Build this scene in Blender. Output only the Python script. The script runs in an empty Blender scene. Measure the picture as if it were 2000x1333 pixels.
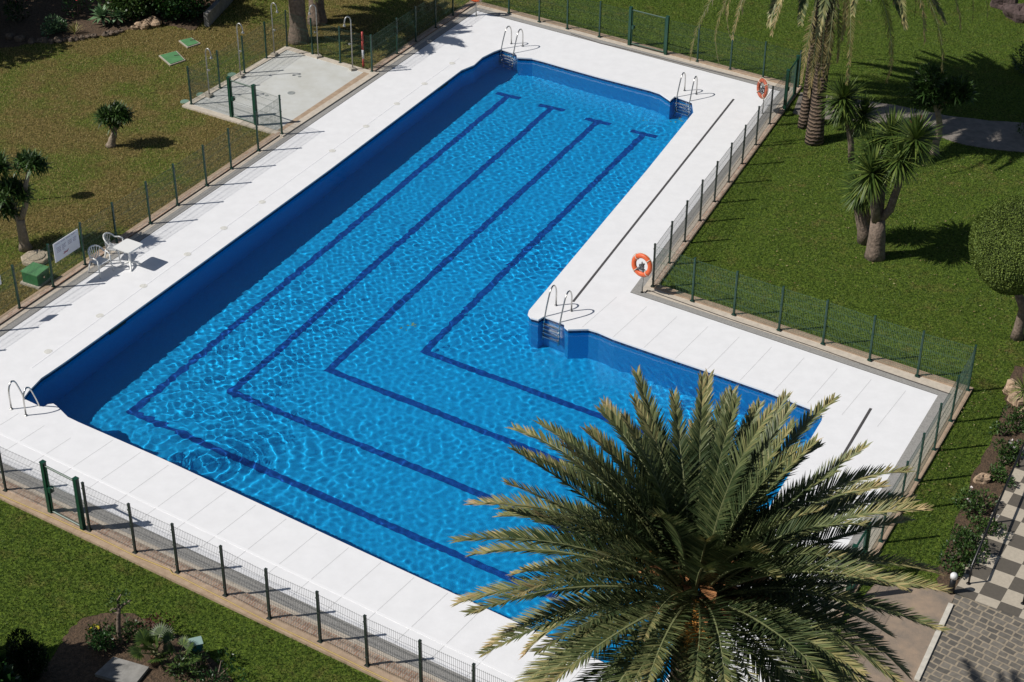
import bpy, math, random
import numpy as np
from mathutils import Vector, Matrix
from mathutils.geometry import tessellate_polygon

S = bpy.context.scene
rad = math.radians
# ------------------------------------------------------------------ camera
FPX, PITCH, ROLL, CH = 3400.0, rad(32.55), rad(0.66), 27.0
fw = Vector((0, math.cos(PITCH), -math.sin(PITCH)))
rt0 = Vector((1, 0, 0)); up0 = rt0.cross(fw)
rt = math.cos(ROLL) * rt0 + math.sin(ROLL) * up0
up = -math.sin(ROLL) * rt0 + math.cos(ROLL) * up0
cd = bpy.data.cameras.new('camera'); cam = bpy.data.objects.new('camera', cd); S.collection.objects.link(cam)
cam.matrix_world = Matrix(((rt.x, up.x, -fw.x, 0), (rt.y, up.y, -fw.y, 0), (rt.z, up.z, -fw.z, CH), (0, 0, 0, 1)))
cd.sensor_width = 36; cd.lens = FPX / 2000 * 36; cd.clip_end = 600; cd.clip_start = .5
S.camera = cam
# ------------------------------------------------------------------ sky, sun, exposure
SAZ, SEL = rad(12), rad(45.7)              # shadows fall towards +x, a little away
world = bpy.data.worlds.new('World'); S.world = world; world.use_nodes = True
wn = world.node_tree
sky = wn.nodes.new('ShaderNodeTexSky'); sky.sky_type = 'NISHITA'; sky.sun_disc = False
sky.sun_elevation = SEL; sky.sun_rotation = math.atan2(-math.cos(SAZ), -math.sin(SAZ)) % (2 * math.pi)
wn.links.new(sky.outputs[0], wn.nodes['Background'].inputs[0])
wn.nodes['Background'].inputs[1].default_value = 0.05
sl = bpy.data.lights.new('sun', 'SUN'); sun = bpy.data.objects.new('sun', sl); S.collection.objects.link(sun)
sl.energy = 4.3; sl.angle = rad(.5); sl.color = (1, .96, .9); sl.cycles.is_caustics_light = True
sd = Vector((math.cos(SAZ) * math.cos(SEL), math.sin(SAZ) * math.cos(SEL), -math.sin(SEL)))
sun.rotation_euler = sd.to_track_quat('-Z', 'Y').to_euler()
S.view_settings.view_transform = 'Standard'; S.view_settings.look = 'None'
S.view_settings.exposure = 0; S.view_settings.gamma = 1
S.cycles.max_bounces = 8; S.cycles.transparent_max_bounces = 8; S.cycles.use_denoising = True
S.cycles.sample_clamp_indirect = 6

# ------------------------------------------------------------------ picture point -> place on the ground
def ray(px, py):
    d = (px - 1000) * rt - (py - 666.5) * up + FPX * fw
    return d
def G(px, py, z=0.0):
    d = ray(px, py); t = (z - CH) / d.z
    return Vector((d.x * t, d.y * t, z))
WL, ETA = -0.13, 1.333
def fz(y): return -1.9 + .25 * (y - 38) / 24     # pool floor height
def Gw(px, py):
    """where on the sloping pool floor the point seen through the water lies"""
    g = G(px, py, WL); d = (g - Vector((0, 0, CH))).normalized()
    h = Vector((d.x, d.y)) / ETA; v = -math.sqrt(1 - h.length_squared)
    z = -1.8
    for _ in range(5):
        t = (z - WL) / v; x, y = g.x + h.x * t, g.y + h.y * t; z = fz(y)
    return Vector((x, y, z))
def H_(base, px, py):
    """height above base whose image row is py"""
    lo, hi = 0., 12.
    for _ in range(40):
        m = (lo + hi) / 2; p = Vector((base.x, base.y, base.z + m)) - Vector((0, 0, CH))
        if 666.5 - FPX * p.dot(up) / p.dot(fw) > py: lo = m
        else: hi = m
    return lo

# ------------------------------------------------------------------ mesh builder
def T3(*a): return Vector(a)
class MB:
    def __init__(s): s.v, s.f, s.a = [], [], []
    def add(s, vs, fs, a=0.5):
        n = len(s.v); s.v += [tuple(v) for v in vs]; s.f += [tuple(i + n for i in f) for f in fs]; s.a += [a] * len(fs)
    def box(s, c, d, rz=0, a=.5):
        c = Vector(c); R = Matrix.Rotation(rz, 3, 'Z'); x, y, z = d[0] / 2, d[1] / 2, d[2] / 2
        vs = [c + R @ Vector((sx * x, sy * y, sz * z)) for sz in (-1, 1) for sx, sy in ((-1, -1), (1, -1), (1, 1), (-1, 1))]
        s.add(vs, [(3, 2, 1, 0), (4, 5, 6, 7), (0, 1, 5, 4), (1, 2, 6, 5), (2, 3, 7, 6), (3, 0, 4, 7)], a)
    def tube(s, P, r, n=8, cap=True, a=.5):
        P = [Vector(p) for p in P]; k = len(P)
        R = list(r) if hasattr(r, '__len__') else [r] * k
        ref = None; rings = []
        for i, p in enumerate(P):
            t = (P[min(i + 1, k - 1)] - P[max(i - 1, 0)]).normalized()
            if ref is None:
                ref = t.orthogonal().normalized()
            ref = (ref - t * ref.dot(t)).normalized(); b = t.cross(ref)
            rings.append([p + R[i] * (math.cos(2 * math.pi * j / n) * ref + math.sin(2 * math.pi * j / n) * b) for j in range(n)])
        vs = [v for q in rings for v in q]
        fs = [(i * n + j, i * n + (j + 1) % n, (i + 1) * n + (j + 1) % n, (i + 1) * n + j) for i in range(k - 1) for j in range(n)]
        if cap: fs += [tuple(range(n - 1, -1, -1)), tuple((k - 1) * n + j for j in range(n))]
        s.add(vs, fs, a)
    def lathe(s, c, prof, n=20, a=.5):
        c = Vector(c); s.tube_prof = None
        vs = [c + Vector((r * math.cos(2 * math.pi * j / n), r * math.sin(2 * math.pi * j / n), z)) for r, z in prof for j in range(n)]
        fs = [(i * n + j, i * n + (j + 1) % n, (i + 1) * n + (j + 1) % n, (i + 1) * n + j) for i in range(len(prof) - 1) for j in range(n)]
        fs += [tuple(range(n - 1, -1, -1)), tuple((len(prof) - 1) * n + j for j in range(n))]
        s.add(vs, fs, a)
    def prism(s, poly, z0, z1, a=.5):
        n = len(poly); vs = [(p[0], p[1], z0) for p in poly] + [(p[0], p[1], z1) for p in poly]
        fs = [tuple(range(n - 1, -1, -1)), tuple(range(n, 2 * n))] + [(i, (i + 1) % n, n + (i + 1) % n, n + i) for i in range(n)]
        s.add(vs, fs, a)
    def build(s, name, mat, parent=None, smooth=False, loc=None):
        o0 = worldloc(parent) if parent else Vector((0, 0, 0))
        if loc is not None: o0 = Vector(loc)
        me = bpy.data.meshes.new(name)
        me.from_pydata([(v[0] - o0.x, v[1] - o0.y, v[2] - o0.z) for v in s.v], [], s.f)
        me.materials.append(mat)
        at = me.attributes.new('v', 'FLOAT', 'FACE'); at.data.foreach_set('value', s.a)
        if smooth: me.polygons.foreach_set('use_smooth', [True] * len(me.polygons))
        me.update()
        o = bpy.data.objects.new(name, me); S.collection.objects.link(o)
        if parent: o.parent = parent
        else: o.location = o0
        return o
def worldloc(o):
    v = Vector((0, 0, 0))
    while o is not None:
        v += o.location; o = o.parent
    return v
def tag(o, label, cat, group=None):
    o['label'] = label; o['category'] = cat
    if group: o['group'] = group
    return o
def thing(name, label, cat, loc, group=None):
    o = bpy.data.objects.new(name, None); o.location = loc; S.collection.objects.link(o)
    o.empty_display_size = .2
    return tag(o, label, cat, group)
def struct(o, kind='structure'):
    o['kind'] = kind; return o
def copy_tree(o, parent=None):
    c = o.copy(); S.collection.objects.link(c)
    if parent: c.parent = parent
    for ch in o.children: copy_tree(ch, c)
    return c
def move_mesh_origin(): pass

# ------------------------------------------------------------------ materials
def mat(name, col, rough=.6, metal=0, noise=0, nscale=8, col2=None, bump=0, bscale=None, attr=None, spec=None, sub=0):
    m = bpy.data.materials.new(name); m.use_nodes = True; t = m.node_tree; N, L = t.nodes, t.links
    b = N['Principled BSDF']; b.inputs['Roughness'].default_value = rough; b.inputs['Metallic'].default_value = metal
    if spec is not None: b.inputs['Specular IOR Level'].default_value = spec
    b.inputs['Base Color'].default_value = (*col, 1)
    tc = N.new('ShaderNodeTexCoord'); src = None
    if noise or col2:
        nz = N.new('ShaderNodeTexNoise'); nz.inputs['Scale'].default_value = nscale; nz.inputs['Detail'].default_value = 6; nz.inputs['Roughness'].default_value = .65
        L.new(tc.outputs['Object'], nz.inputs['Vector'])
        r = N.new('ShaderNodeValToRGB'); r.color_ramp.elements[0].position = .35; r.color_ramp.elements[1].position = .65
        c2 = col2 or tuple(c * (1 - noise) for c in col)
        r.color_ramp.elements[0].color = (*c2, 1); r.color_ramp.elements[1].color = (*col, 1)
        L.new(nz.outputs['Fac'], r.inputs['Fac']); src = r.outputs['Color']
    if attr:
        at = N.new('ShaderNodeAttribute'); at.attribute_name = 'v'
        r = N.new('ShaderNodeValToRGB'); e = r.color_ramp.elements
        e[0].position, e[0].color = attr[0][0], (*attr[0][1], 1); e[1].position, e[1].color = attr[-1][0], (*attr[-1][1], 1)
        for p, c in attr[1:-1]:
            q = e.new(p); q.color = (*c, 1)
        L.new(at.outputs['Fac'], r.inputs['Fac']); src = r.outputs['Color']
    if src: L.new(src, b.inputs['Base Color'])
    if bump:
        nb = N.new('ShaderNodeTexNoise'); nb.inputs['Scale'].default_value = bscale or nscale; nb.inputs['Detail'].default_value = 5
        L.new(tc.outputs['Object'], nb.inputs['Vector'])
        bp = N.new('ShaderNodeBump'); bp.inputs['Strength'].default_value = 1; bp.inputs['Distance'].default_value = bump
        L.new(nb.outputs['Fac'], bp.inputs['Height']); L.new(bp.outputs['Normal'], b.inputs['Normal'])
    return m
def leafmat(name, ramp, rough=.45, trans=.25):
    m = mat(name, (.1, .1, .1), rough, attr=ramp, spec=.4); t = m.node_tree; b = t.nodes['Principled BSDF']
    src = b.inputs['Base Color'].links[0].from_socket
    tr = t.nodes.new('ShaderNodeBsdfTranslucent'); t.links.new(src, tr.inputs['Color'])
    mx = t.nodes.new('ShaderNodeMixShader'); mx.inputs[0].default_value = trans
    t.links.new(b.outputs[0], mx.inputs[1]); t.links.new(tr.outputs[0], mx.inputs[2])
    t.links.new(mx.outputs[0], t.nodes['Material Output'].inputs['Surface'])
    return m

M_deck = mat('white_deck_paint', (.82, .82, .83), .55, noise=.06, nscale=2.2, bump=.002, bscale=40)
M_joint = mat('deck_joint', (.58, .58, .58), .8)
M_ridge = mat('deck_ridge', (.84, .84, .85), .5)
M_grey = mat('grey_gravel_strip', (.36, .35, .33), .85, noise=.35, nscale=30, bump=.01, bscale=60)
M_tan = mat('tan_concrete', (.58, .51, .42), .85, noise=.2, nscale=6, bump=.004, bscale=40)
M_curb = mat('kerb_concrete', (.44, .33, .23), .9, noise=.25, nscale=5, col2=(.33, .235, .16), bump=.006, bscale=30)
M_green = mat('green_paint', (.015, .055, .04), .4, noise=.2, nscale=6)
M_gate = mat('gate_green_paint', (.008, .06, .035), .4, noise=.2, nscale=6)
M_wire = mat('green_wire', (.025, .06, .045), .5)
M_wirelight = mat('pale_green_wire', (.07, .14, .10), .45)
M_wiregrey = mat('dark_wire', (.03, .035, .033), .5)
M_postdark = mat('dark_post_paint', (.02, .03, .025), .45)
M_steel = mat('brushed_steel', (.55, .54, .52), .25, metal=1)
M_galv = mat('galvanised_pipe', (.5, .5, .48), .45, metal=.7, noise=.3, nscale=20)
M_orange = mat('orange_plastic', (.75, .13, .035), .5, noise=.25, nscale=12)
M_rope = mat('pale_rope', (.6, .55, .45), .8)
M_white = mat('white_plastic', (.78, .78, .76), .4)
M_whiteb = mat('white_board', (.74, .74, .78), .4)
M_red = mat('red_paint', (.45, .06, .05), .5)
M_ink = mat('faint_ink', (.35, .3, .38), .7)
M_inkred = mat('red_ink', (.4, .02, .03), .7)
M_box = mat('green_box_paint', (.03, .15, .05), .5, noise=.2, nscale=4)
M_boxrim = mat('pale_concrete_base', (.4, .36, .3), .9)
M_cover = mat('green_cover_paint', (.10, .27, .11), .6, noise=.25, nscale=3)
M_stone = mat('pitted_stone', (.5, .42, .31), .95, noise=.5, nscale=25, bump=.02, bscale=30)
M_rock = mat('pale_rock', (.5, .36, .24), .95, noise=.4, nscale=5, bump=.05, bscale=6)
M_darkrock = mat('dark_stump', (.11, .075, .07), .95, noise=.5, nscale=7, bump=.08, bscale=7)
M_trunkpalm = None
M_bark = mat('grey_bark', (.24, .18, .14), .9, noise=.5, nscale=9, bump=.03, bscale=14)
M_bark2 = mat('pale_bark', (.34, .27, .2), .9, noise=.45, nscale=7, bump=.02, bscale=12)
M_black = mat('black_rail_paint', (.01, .01, .011), .35)
M_lampglass = mat('white_lamp_glass', (.75, .75, .74), .3)
M_teal = mat('teal_painted_metal', (.03, .2, .22), .4)
M_hose = mat('yellow_hose', (.42, .30, .09), .5)
M_pipe = mat('dark_cable', (.05, .04, .035), .6)
M_manhole = mat('grey_lid', (.3, .32, .31), .7, noise=.3, nscale=12)
M_soil = mat('bare_soil', (.125, .078, .045), .95, noise=.5, nscale=9, col2=(.045, .030, .017), bump=.05, bscale=18)
M_slab = mat('grey_slab', (.3, .29, .27), .8, noise=.4, nscale=4)
M_flower = mat('white_petal', (.75, .7, .68), .6)
M_redflower = mat('red_petal', (.5, .02, .03), .5)
M_yelflower = mat('yellow_petal', (.7, .6, .05), .6)

def palm_trunk_mat():
    m = mat('palm_trunk_bark', (.21, .15, .11), .95); t = m.node_tree; N, L = t.nodes, t.links; b = N['Principled BSDF']
    tc = N.new('ShaderNodeTexCoord'); w = N.new('ShaderNodeTexWave'); w.bands_direction = 'Z'; w.inputs['Scale'].default_value = 2.6
    w.inputs['Distortion'].default_value = 3; w.inputs['Detail'].default_value = 3; w.inputs['Detail Scale'].default_value = 3
    L.new(tc.outputs['Object'], w.inputs['Vector'])
    r = N.new('ShaderNodeValToRGB'); r.color_ramp.elements[0].color = (.04, .027, .02, 1); r.color_ramp.elements[1].color = (.19, .135, .095, 1)
    L.new(w.outputs['Fac'], r.inputs['Fac']); L.new(r.outputs['Color'], b.inputs['Base Color'])
    bp = N.new('ShaderNodeBump'); bp.inputs['Distance'].default_value = .05; L.new(w.outputs['Fac'], bp.inputs['Height']); L.new(bp.outputs['Normal'], b.inputs['Normal'])
    return m
M_trunkpalm = palm_trunk_mat()

def lawn_mat():
    m = bpy.data.materials.new('lawn_grass'); m.use_nodes = True; t = m.node_tree; N, L = t.nodes, t.links
    b = N['Principled BSDF']; b.inputs['Roughness'].default_value = .9; b.inputs['Specular IOR Level'].default_value = .15
    tc = N.new('ShaderNodeTexCoord')
    def noise(s, d=5, r=.6, stretch=None):
        n = N.new('ShaderNodeTexNoise'); n.inputs['Scale'].default_value = s; n.inputs['Detail'].default_value = d; n.inputs['Roughness'].default_value = r
        L.new(tc.outputs['Object'], n.inputs['Vector']); return n.outputs['Fac']
    def ramp(src, a, ca, c, cc):
        r = N.new('ShaderNodeValToRGB'); r.color_ramp.elements[0].position = a; r.color_ramp.elements[0].color = ca
        r.color_ramp.elements[1].position = c; r.color_ramp.elements[1].color = cc; L.new(src, r.inputs['Fac']); return r.outputs['Color']
    def mr(src, a, c, lo=0, hi=1):
        n = N.new('ShaderNodeMapRange'); n.interpolation_type = 'SMOOTHSTEP'
        for k, v in zip(('From Min', 'From Max', 'To Min', 'To Max'), (a, c, lo, hi)): n.inputs[k].default_value = v
        L.new(src, n.inputs['Value']); return n.outputs['Result']
    def mth(op, a, c):
        n = N.new('ShaderNodeMath'); n.operation = op
        for i, q in enumerate((a, c)):
            if isinstance(q, (int, float)): n.inputs[i].default_value = q
            else: L.new(q, n.inputs[i])
        return n.outputs[0]
    def mix(f, a, c):
        n = N.new('ShaderNodeMix'); n.data_type = 'RGBA'; L.new(f, n.inputs['Factor'])
        L.new(a, n.inputs['A']); L.new(c, n.inputs['B']); return n.outputs['Result']
    sx = N.new('ShaderNodeSeparateXYZ'); L.new(tc.outputs['Object'], sx.inputs[0])
    fine = noise(13, 5, .8); fine2 = noise(6, 6, .75)
    green = ramp(fine, .39, (.020, .044, .006, 1), .61, (.14, .205, .026, 1))
    dry = ramp(fine, .40, (.046, .040, .011, 1), .62, (.27, .205, .072, 1))
    # dryness: the lawn left of the pool and behind it is parched
    west = mth('MULTIPLY', mr(sx.outputs['X'], 2.5, -3.5), mr(sx.outputs['Y'], 36, 42))
    big = noise(.35, 4, .6); mid = noise(1.7, 5, .65)
    d = mth('MULTIPLY', mr(big, .40, .60, .30, 1.1), west)
    east = mth('MULTIPLY', mr(mid, .5, .72), mr(big, .42, .62)); d = mth('ADD', d, mth('MULTIPLY', east, .45))
    d = mth('ADD', d, mth('MULTIPLY', mth('SUBTRACT', mid, .5), .9)); d = mth('ADD', d, mth('MULTIPLY', mth('SUBTRACT', fine2, .5), .7))
    d = mth('ADD', d, mth('MULTIPLY', mth('SUBTRACT', big, .5), .8)); cl = N.new('ShaderNodeClamp'); L.new(d, cl.inputs[0])
    c = mix(cl.outputs[0], green, dry)
    L.new(c, b.inputs['Base Color'])
    bp = N.new('ShaderNodeBump'); bp.inputs['Distance'].default_value = .07; bp.inputs['Strength'].default_value = .9
    h = mth('ADD', mth('MULTIPLY', noise(30, 3, .8), .6), mth('MULTIPLY', fine2, .6)); L.new(h, bp.inputs['Height']); L.new(bp.outputs['Normal'], b.inputs['Normal'])
    return m
M_lawn = lawn_mat()

def brick_mat(name, c1, c2, mortar, w, h, rot=0, msize=.012, off=.5, squash=1, bump=.004, vary=0):
    m = bpy.data.materials.new(name); m.use_nodes = True; t = m.node_tree; N, L = t.nodes, t.links
    b = N['Principled BSDF']; b.inputs['Roughness'].default_value = .8
    tc = N.new('ShaderNodeTexCoord'); mp = N.new('ShaderNodeMapping'); mp.inputs['Rotation'].default_value = (0, 0, rot)
    L.new(tc.outputs['Object'], mp.inputs['Vector'])
    vec = mp.outputs['Vector']
    if vary:
        nz = N.new('ShaderNodeTexNoise'); nz.inputs['Scale'].default_value = 1.5; L.new(vec, nz.inputs['Vector'])
        va = N.new('ShaderNodeVectorMath'); va.operation = 'MULTIPLY_ADD'; L.new(nz.outputs['Color'], va.inputs[0]); va.inputs[1].default_value = (vary, vary, 0); L.new(vec, va.inputs[2]); vec = va.outputs[0]
    br = N.new('ShaderNodeTexBrick'); L.new(vec, br.inputs['Vector'])
    br.inputs['Scale'].default_value = 1; br.inputs['Brick Width'].default_value = w; br.inputs['Row Height'].default_value = h
    br.inputs['Mortar Size'].default_value = msize; br.offset = off; br.squash = squash
    br.inputs['Color1'].default_value = (*c1, 1); br.inputs['Color2'].default_value = (*c2, 1); br.inputs['Mortar'].default_value = (*mortar, 1)
    nz = N.new('ShaderNodeTexNoise'); nz.inputs['Scale'].default_value = 9; nz.inputs['Detail'].default_value = 6; L.new(tc.outputs['Object'], nz.inputs['Vector'])
    mx = N.new('ShaderNodeMix'); mx.data_type = 'RGBA'; mx.blend_type = 'MULTIPLY'; mx.inputs['Factor'].default_value = .7
    r = N.new('ShaderNodeValToRGB'); r.color_ramp.elements[0].position = .3; r.color_ramp.elements[1].position = .7; r.color_ramp.elements[0].color = (.55, .55, .55, 1); L.new(nz.outputs['Fac'], r.inputs['Fac'])
    L.new(br.outputs['Color'], mx.inputs['A']); L.new(r.outputs['Color'], mx.inputs['B']); L.new(mx.outputs['Result'], b.inputs['Base Color'])
    bp = N.new('ShaderNodeBump'); bp.invert = True; bp.inputs['Distance'].default_value = bump; L.new(br.outputs['Fac'], bp.inputs['Height']); L.new(bp.outputs['Normal'], b.inputs['Normal'])
    return m
AZA = rad(63.3)        # direction of the long side of the pool
M_brick = brick_mat('kerb_brick', (.42, .25, .17), (.56, .42, .31), (.50, .42, .34), .24, .07, rot=-AZA, msize=.012)
M_cobble = brick_mat('cobble_setts', (.12, .11, .095), (.23, .205, .17), (.36, .30, .22), .30, .19, rot=rad(38), msize=.022, off=.43, squash=.7, bump=.012, vary=.14)

def checker_mat():
    m = bpy.data.materials.new('chequered_tiles'); m.use_nodes = True; t = m.node_tree; N, L = t.nodes, t.links
    b = N['Principled BSDF']; b.inputs['Roughness'].default_value = .7
    tc = N.new('ShaderNodeTexCoord'); ck = N.new('ShaderNodeTexChecker'); L.new(tc.outputs['Object'], ck.inputs['Vector']); ck.inputs['Scale'].default_value = 1 / .505
    ck.inputs['Color1'].default_value = (.12, .105, .085, 1); ck.inputs['Color2'].default_value = (.50, .44, .35, 1)
    nz = N.new('ShaderNodeTexNoise'); nz.inputs['Scale'].default_value = 12; nz.inputs['Detail'].default_value = 8; nz.inputs['Roughness'].default_value = .7; L.new(tc.outputs['Object'], nz.inputs['Vector'])
    mx = N.new('ShaderNodeMix'); mx.data_type = 'RGBA'; mx.blend_type = 'MULTIPLY'; mx.inputs['Factor'].default_value = .5
    r = N.new('ShaderNodeValToRGB'); r.color_ramp.elements[0].position = .3; r.color_ramp.elements[1].position = .7; r.color_ramp.elements[0].color = (.6, .6, .6, 1); L.new(nz.outputs['Fac'], r.inputs['Fac'])
    L.new(ck.outputs['Color'], mx.inputs['A']); L.new(r.outputs['Color'], mx.inputs['B']); L.new(mx.outputs['Result'], b.inputs['Base Color'])
    return m
M_check = checker_mat()

def mosaic(name, c1, c2, s=.03, rough=.4):
    m = bpy.data.materials.new(name); m.use_nodes = True; t = m.node_tree; N, L = t.nodes, t.links
    b = N['Principled BSDF']; b.inputs['Roughness'].default_value = rough
    tc = N.new('ShaderNodeTexCoord'); v = N.new('ShaderNodeTexVoronoi'); v.distance = 'CHEBYCHEV'; v.inputs['Randomness'].default_value = 0
    v.inputs['Scale'].default_value = 1 / s; L.new(tc.outputs['Object'], v.inputs['Vector'])
    w = N.new('ShaderNodeTexWhiteNoise'); L.new(v.outputs['Position'], w.inputs['Vector'])
    mx = N.new('ShaderNodeMix'); mx.data_type = 'RGBA'; L.new(w.outputs['Value'], mx.inputs['Factor'])
    mx.inputs['A'].default_value = (*c1, 1); mx.inputs['B'].default_value = (*c2, 1); L.new(mx.outputs['Result'], b.inputs['Base Color'])
    return m
M_pfloor = mosaic('pool_floor_mosaic', (.0, .32, .66), (.003, .395, .74))
M_pwall = mosaic('pool_wall_mosaic', (.0, .26, .57), (.002, .33, .65))
M_band = mosaic('waterline_mosaic', (.002, .008, .03), (.01, .07, .22), .06)
M_lane = mosaic('lane_mosaic', (.0, .055, .27), (.001, .08, .34))

def recv(o): o.cycles.is_caustics_receiver = True; return o

# ------------------------------------------------------------------ plan of the site (picture corners -> ground)
pool_px = [(43, 779), (54, 764), (79, 738), (95, 727.5), (125, 707), (185, 664), (400, 508), (640, 333), (900, 137), (924.5, 127), (941, 112), (963, 101), (979, 95),
           (1010, 105), (1011.5, 112), (1022, 112.5), (1040, 113.5), (1064, 119.5), (1107, 132), (1175, 151), (1272, 176), (1290, 182), (1309, 195), (1318, 187), (1353, 199.5), (1356, 220),
           (1265, 333), (1150, 470), (1035, 607), (1033, 614), (1038, 620), (1051, 623.5), (1062, 617), (1104, 632), (1104, 638), (1110, 643), (1150, 642), (1170, 648), (1200, 661),
           (1300, 695.5), (1405, 731), (1500, 764), (1600, 803), (1609, 810), (1607, 822), (1524, 960), (1400, 1165), (1291, 1348),
           (1000, 1214), (800, 1122), (537, 1000), (317, 898), (152, 826), (130.5, 815.6), (119, 804), (110, 795), (103, 790), (94.5, 791), (84.5, 796.5), (70, 792)]
pool = [G(*p).xy for p in pool_px]
def area(P): return .5 * sum(P[i].x * P[(i + 1) % len(P)].y - P[(i + 1) % len(P)].x * P[i].y for i in range(len(P)))
if area(pool) < 0: pool.reverse()
def offset(P, d):
    """move every edge of the anticlockwise polygon inwards by d (number or one per edge)"""
    n = len(P); D = d if hasattr(d, '__len__') else [d] * n; out = []
    for i in range(n):
        a, b, c = P[i - 1], P[i], P[(i + 1) % n]; e0 = (b - a).normalized(); e1 = (c - b).normalized()
        n0, n1 = Vector((-e0.y, e0.x)), Vector((-e1.y, e1.x)); d0, d1 = D[i - 1], D[i]
        den = n0.x * n1.y - n0.y * n1.x
        if abs(den) < .05: out.append(b + (n0 + n1).normalized() * (d0 + d1) / 2); continue
        r = Vector(((d0 * n1.y - d1 * n0.y) / den, (d1 * n0.x - d0 * n1.x) / den))
        if r.length > 4 * max(abs(d0), abs(d1), 1e-6): r = r.normalized() * max(abs(d0), abs(d1)) * 1.5
        out.append(b + r)
    return out
# fence plan, anticlockwise; edge k runs from corner k to k+1
fpx = [(-287, 823), (12 + 1395 - 12, 1619), (1890, 765), (1275, 562), (1558, 173), (924, 6)]
fence_poly = [G(*p).xy for p in fpx]
assert area(fence_poly) > 0

def sheet(P, z, holes=()):
    loops = [[Vector((p.x, p.y, 0)) for p in P]] + [[Vector((p.x, p.y, 0)) for p in h] for h in holes]
    flat = [v for l in loops for v in l]; tri = tessellate_polygon(loops)
    m = MB(); fs = []
    for t in tri:
        a, b, c = (flat[i] for i in t)
        if (b - a).cross(c - a).z < 0: t = (t[0], t[2], t[1])
        fs.append(t)
    m.add([(v.x, v.y, z) for v in flat], fs); return m
def ring(P, Q, z, m=None):
    m = m or MB(); n = len(P)
    m.add([(p.x, p.y, z) for p in P] + [(q.x, q.y, z) for q in Q], [(i, (i + 1) % n, n + (i + 1) % n, n + i) for i in range(n)]); return m
def skirt(P, z0, z1, m=None):
    m = m or MB(); n = len(P)
    m.add([(p.x, p.y, z0) for p in P] + [(q.x, q.y, z1) for q in P], [(i, (i + 1) % n, n + (i + 1) % n, n + i) for i in range(n)]); return m

# edge order: bottom, right(F7), arm(F6), inner(F5), far(F4), left(F1..F3)
K = dict(bottom=0, right=1, arm=2, inner=3, far=4, left=5)
o_out = [-.24, -.10, -.20, -.12, -.20, -.16]
o_br = [.34, .10, .05, .05, .06, .14]
o_tan = [.50, .34, .40, .26, .34, .32]
o_grey = [.86, .66, .64, .52, .62, .56]
P_out, P_br, P_tan, P_grey = (offset(fence_poly, o) for o in (o_out, o_br, o_tan, o_grey))

# ground sheet with the pool terrace cut out of it
Gr = [Vector((-160, -5)), Vector((160, -5)), Vector((160, 320)), Vector((-160, 320))]
ground = struct(sheet(Gr, -.02, [offset(fence_poly, [x + .06 for x in o_out])]).build('lawn', M_lawn))
# kerbs: ring with a real upstand
m = ring(P_out, P_br, .05); skirt(P_out, -.05, .05, m); skirt([p for p in P_br][::-1], 0, .05, m)
kerb = struct(m.build('terrace_kerb', M_curb))
m = MB()
_e = (fence_poly[0] - fence_poly[5])
_sp = [(G(*q_).xy - fence_poly[5]).dot(_e) / _e.length_squared for q_ in ((727, 142), (551, 264))]
for e, a, b, z, u0, u1 in ((5, -.04, .14, .062, 0, _sp[0]), (5, -.04, .14, .062, _sp[1], 1), (0, .05, .34, .062, 0, 1), (3, -.10, .05, .062, 0, 1)):
    A_ = offset(fence_poly, [a if i == e else o_out[i] for i in range(6)]); B_ = offset(fence_poly, [b if i == e else o_br[i] for i in range(6)])
    i, j = e, (e + 1) % 6
    q = [A_[i].lerp(A_[j], u0), A_[i].lerp(A_[j], u1), B_[i].lerp(B_[j], u1), B_[i].lerp(B_[j], u0)]
    m.prism(q, 0.02, z)
struct(m.build('kerb_brickwork', M_brick))
struct(ring(P_br, P_tan, .016).build('kerb_paving', M_tan))
struct(ring(P_tan, P_grey, .012).build('gutter', M_grey))
# white deck with the pool cut out
lip = offset(pool, .03)
m = sheet(P_grey, 0.0, [lip]); skirt(lip, 0, -.05, m); ring(lip, offset(pool, -.03), -.05, m)
m.f[-len(pool):] = [f[::-1] for f in m.f[-len(pool):]]
deck = struct(m.build('pool_deck', M_deck))

# ------------------------------------------------------------------ pool shell
m = MB(); P = pool; n = len(P)
m.add([(p.x, p.y, -.05) for p in P] + [(p.x, p.y, -.17) for p in P], [(i, (i + 1) % n, n + (i + 1) % n, n + i) for i in range(n)])
band = m.build('waterline_band', M_band)
m = MB(); m.add([(p.x, p.y, -.17) for p in P] + [(p.x, p.y, fz(p.y)) for p in P], [(i, (i + 1) % n, n + (i + 1) % n, n + i) for i in range(n)])
pwall = recv(struct(m.build('pool_wall', M_pwall))); band.parent = pwall; recv(band)
m = sheet(offset(P, -.05), 0); m.v = [(v[0], v[1], fz(v[1])) for v in m.v]
pfloor = recv(struct(m.build('pool_floor', M_pfloor)))
lw = .235
lanes = [((990, 190), (258, 805), (950, 1110)), ((1075, 213), (452, 766), (960, 975)), ((1165, 240), (642, 723), (1110, 908)), ((1255, 265), (829, 687), (1215, 830))]
dirB = None
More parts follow.
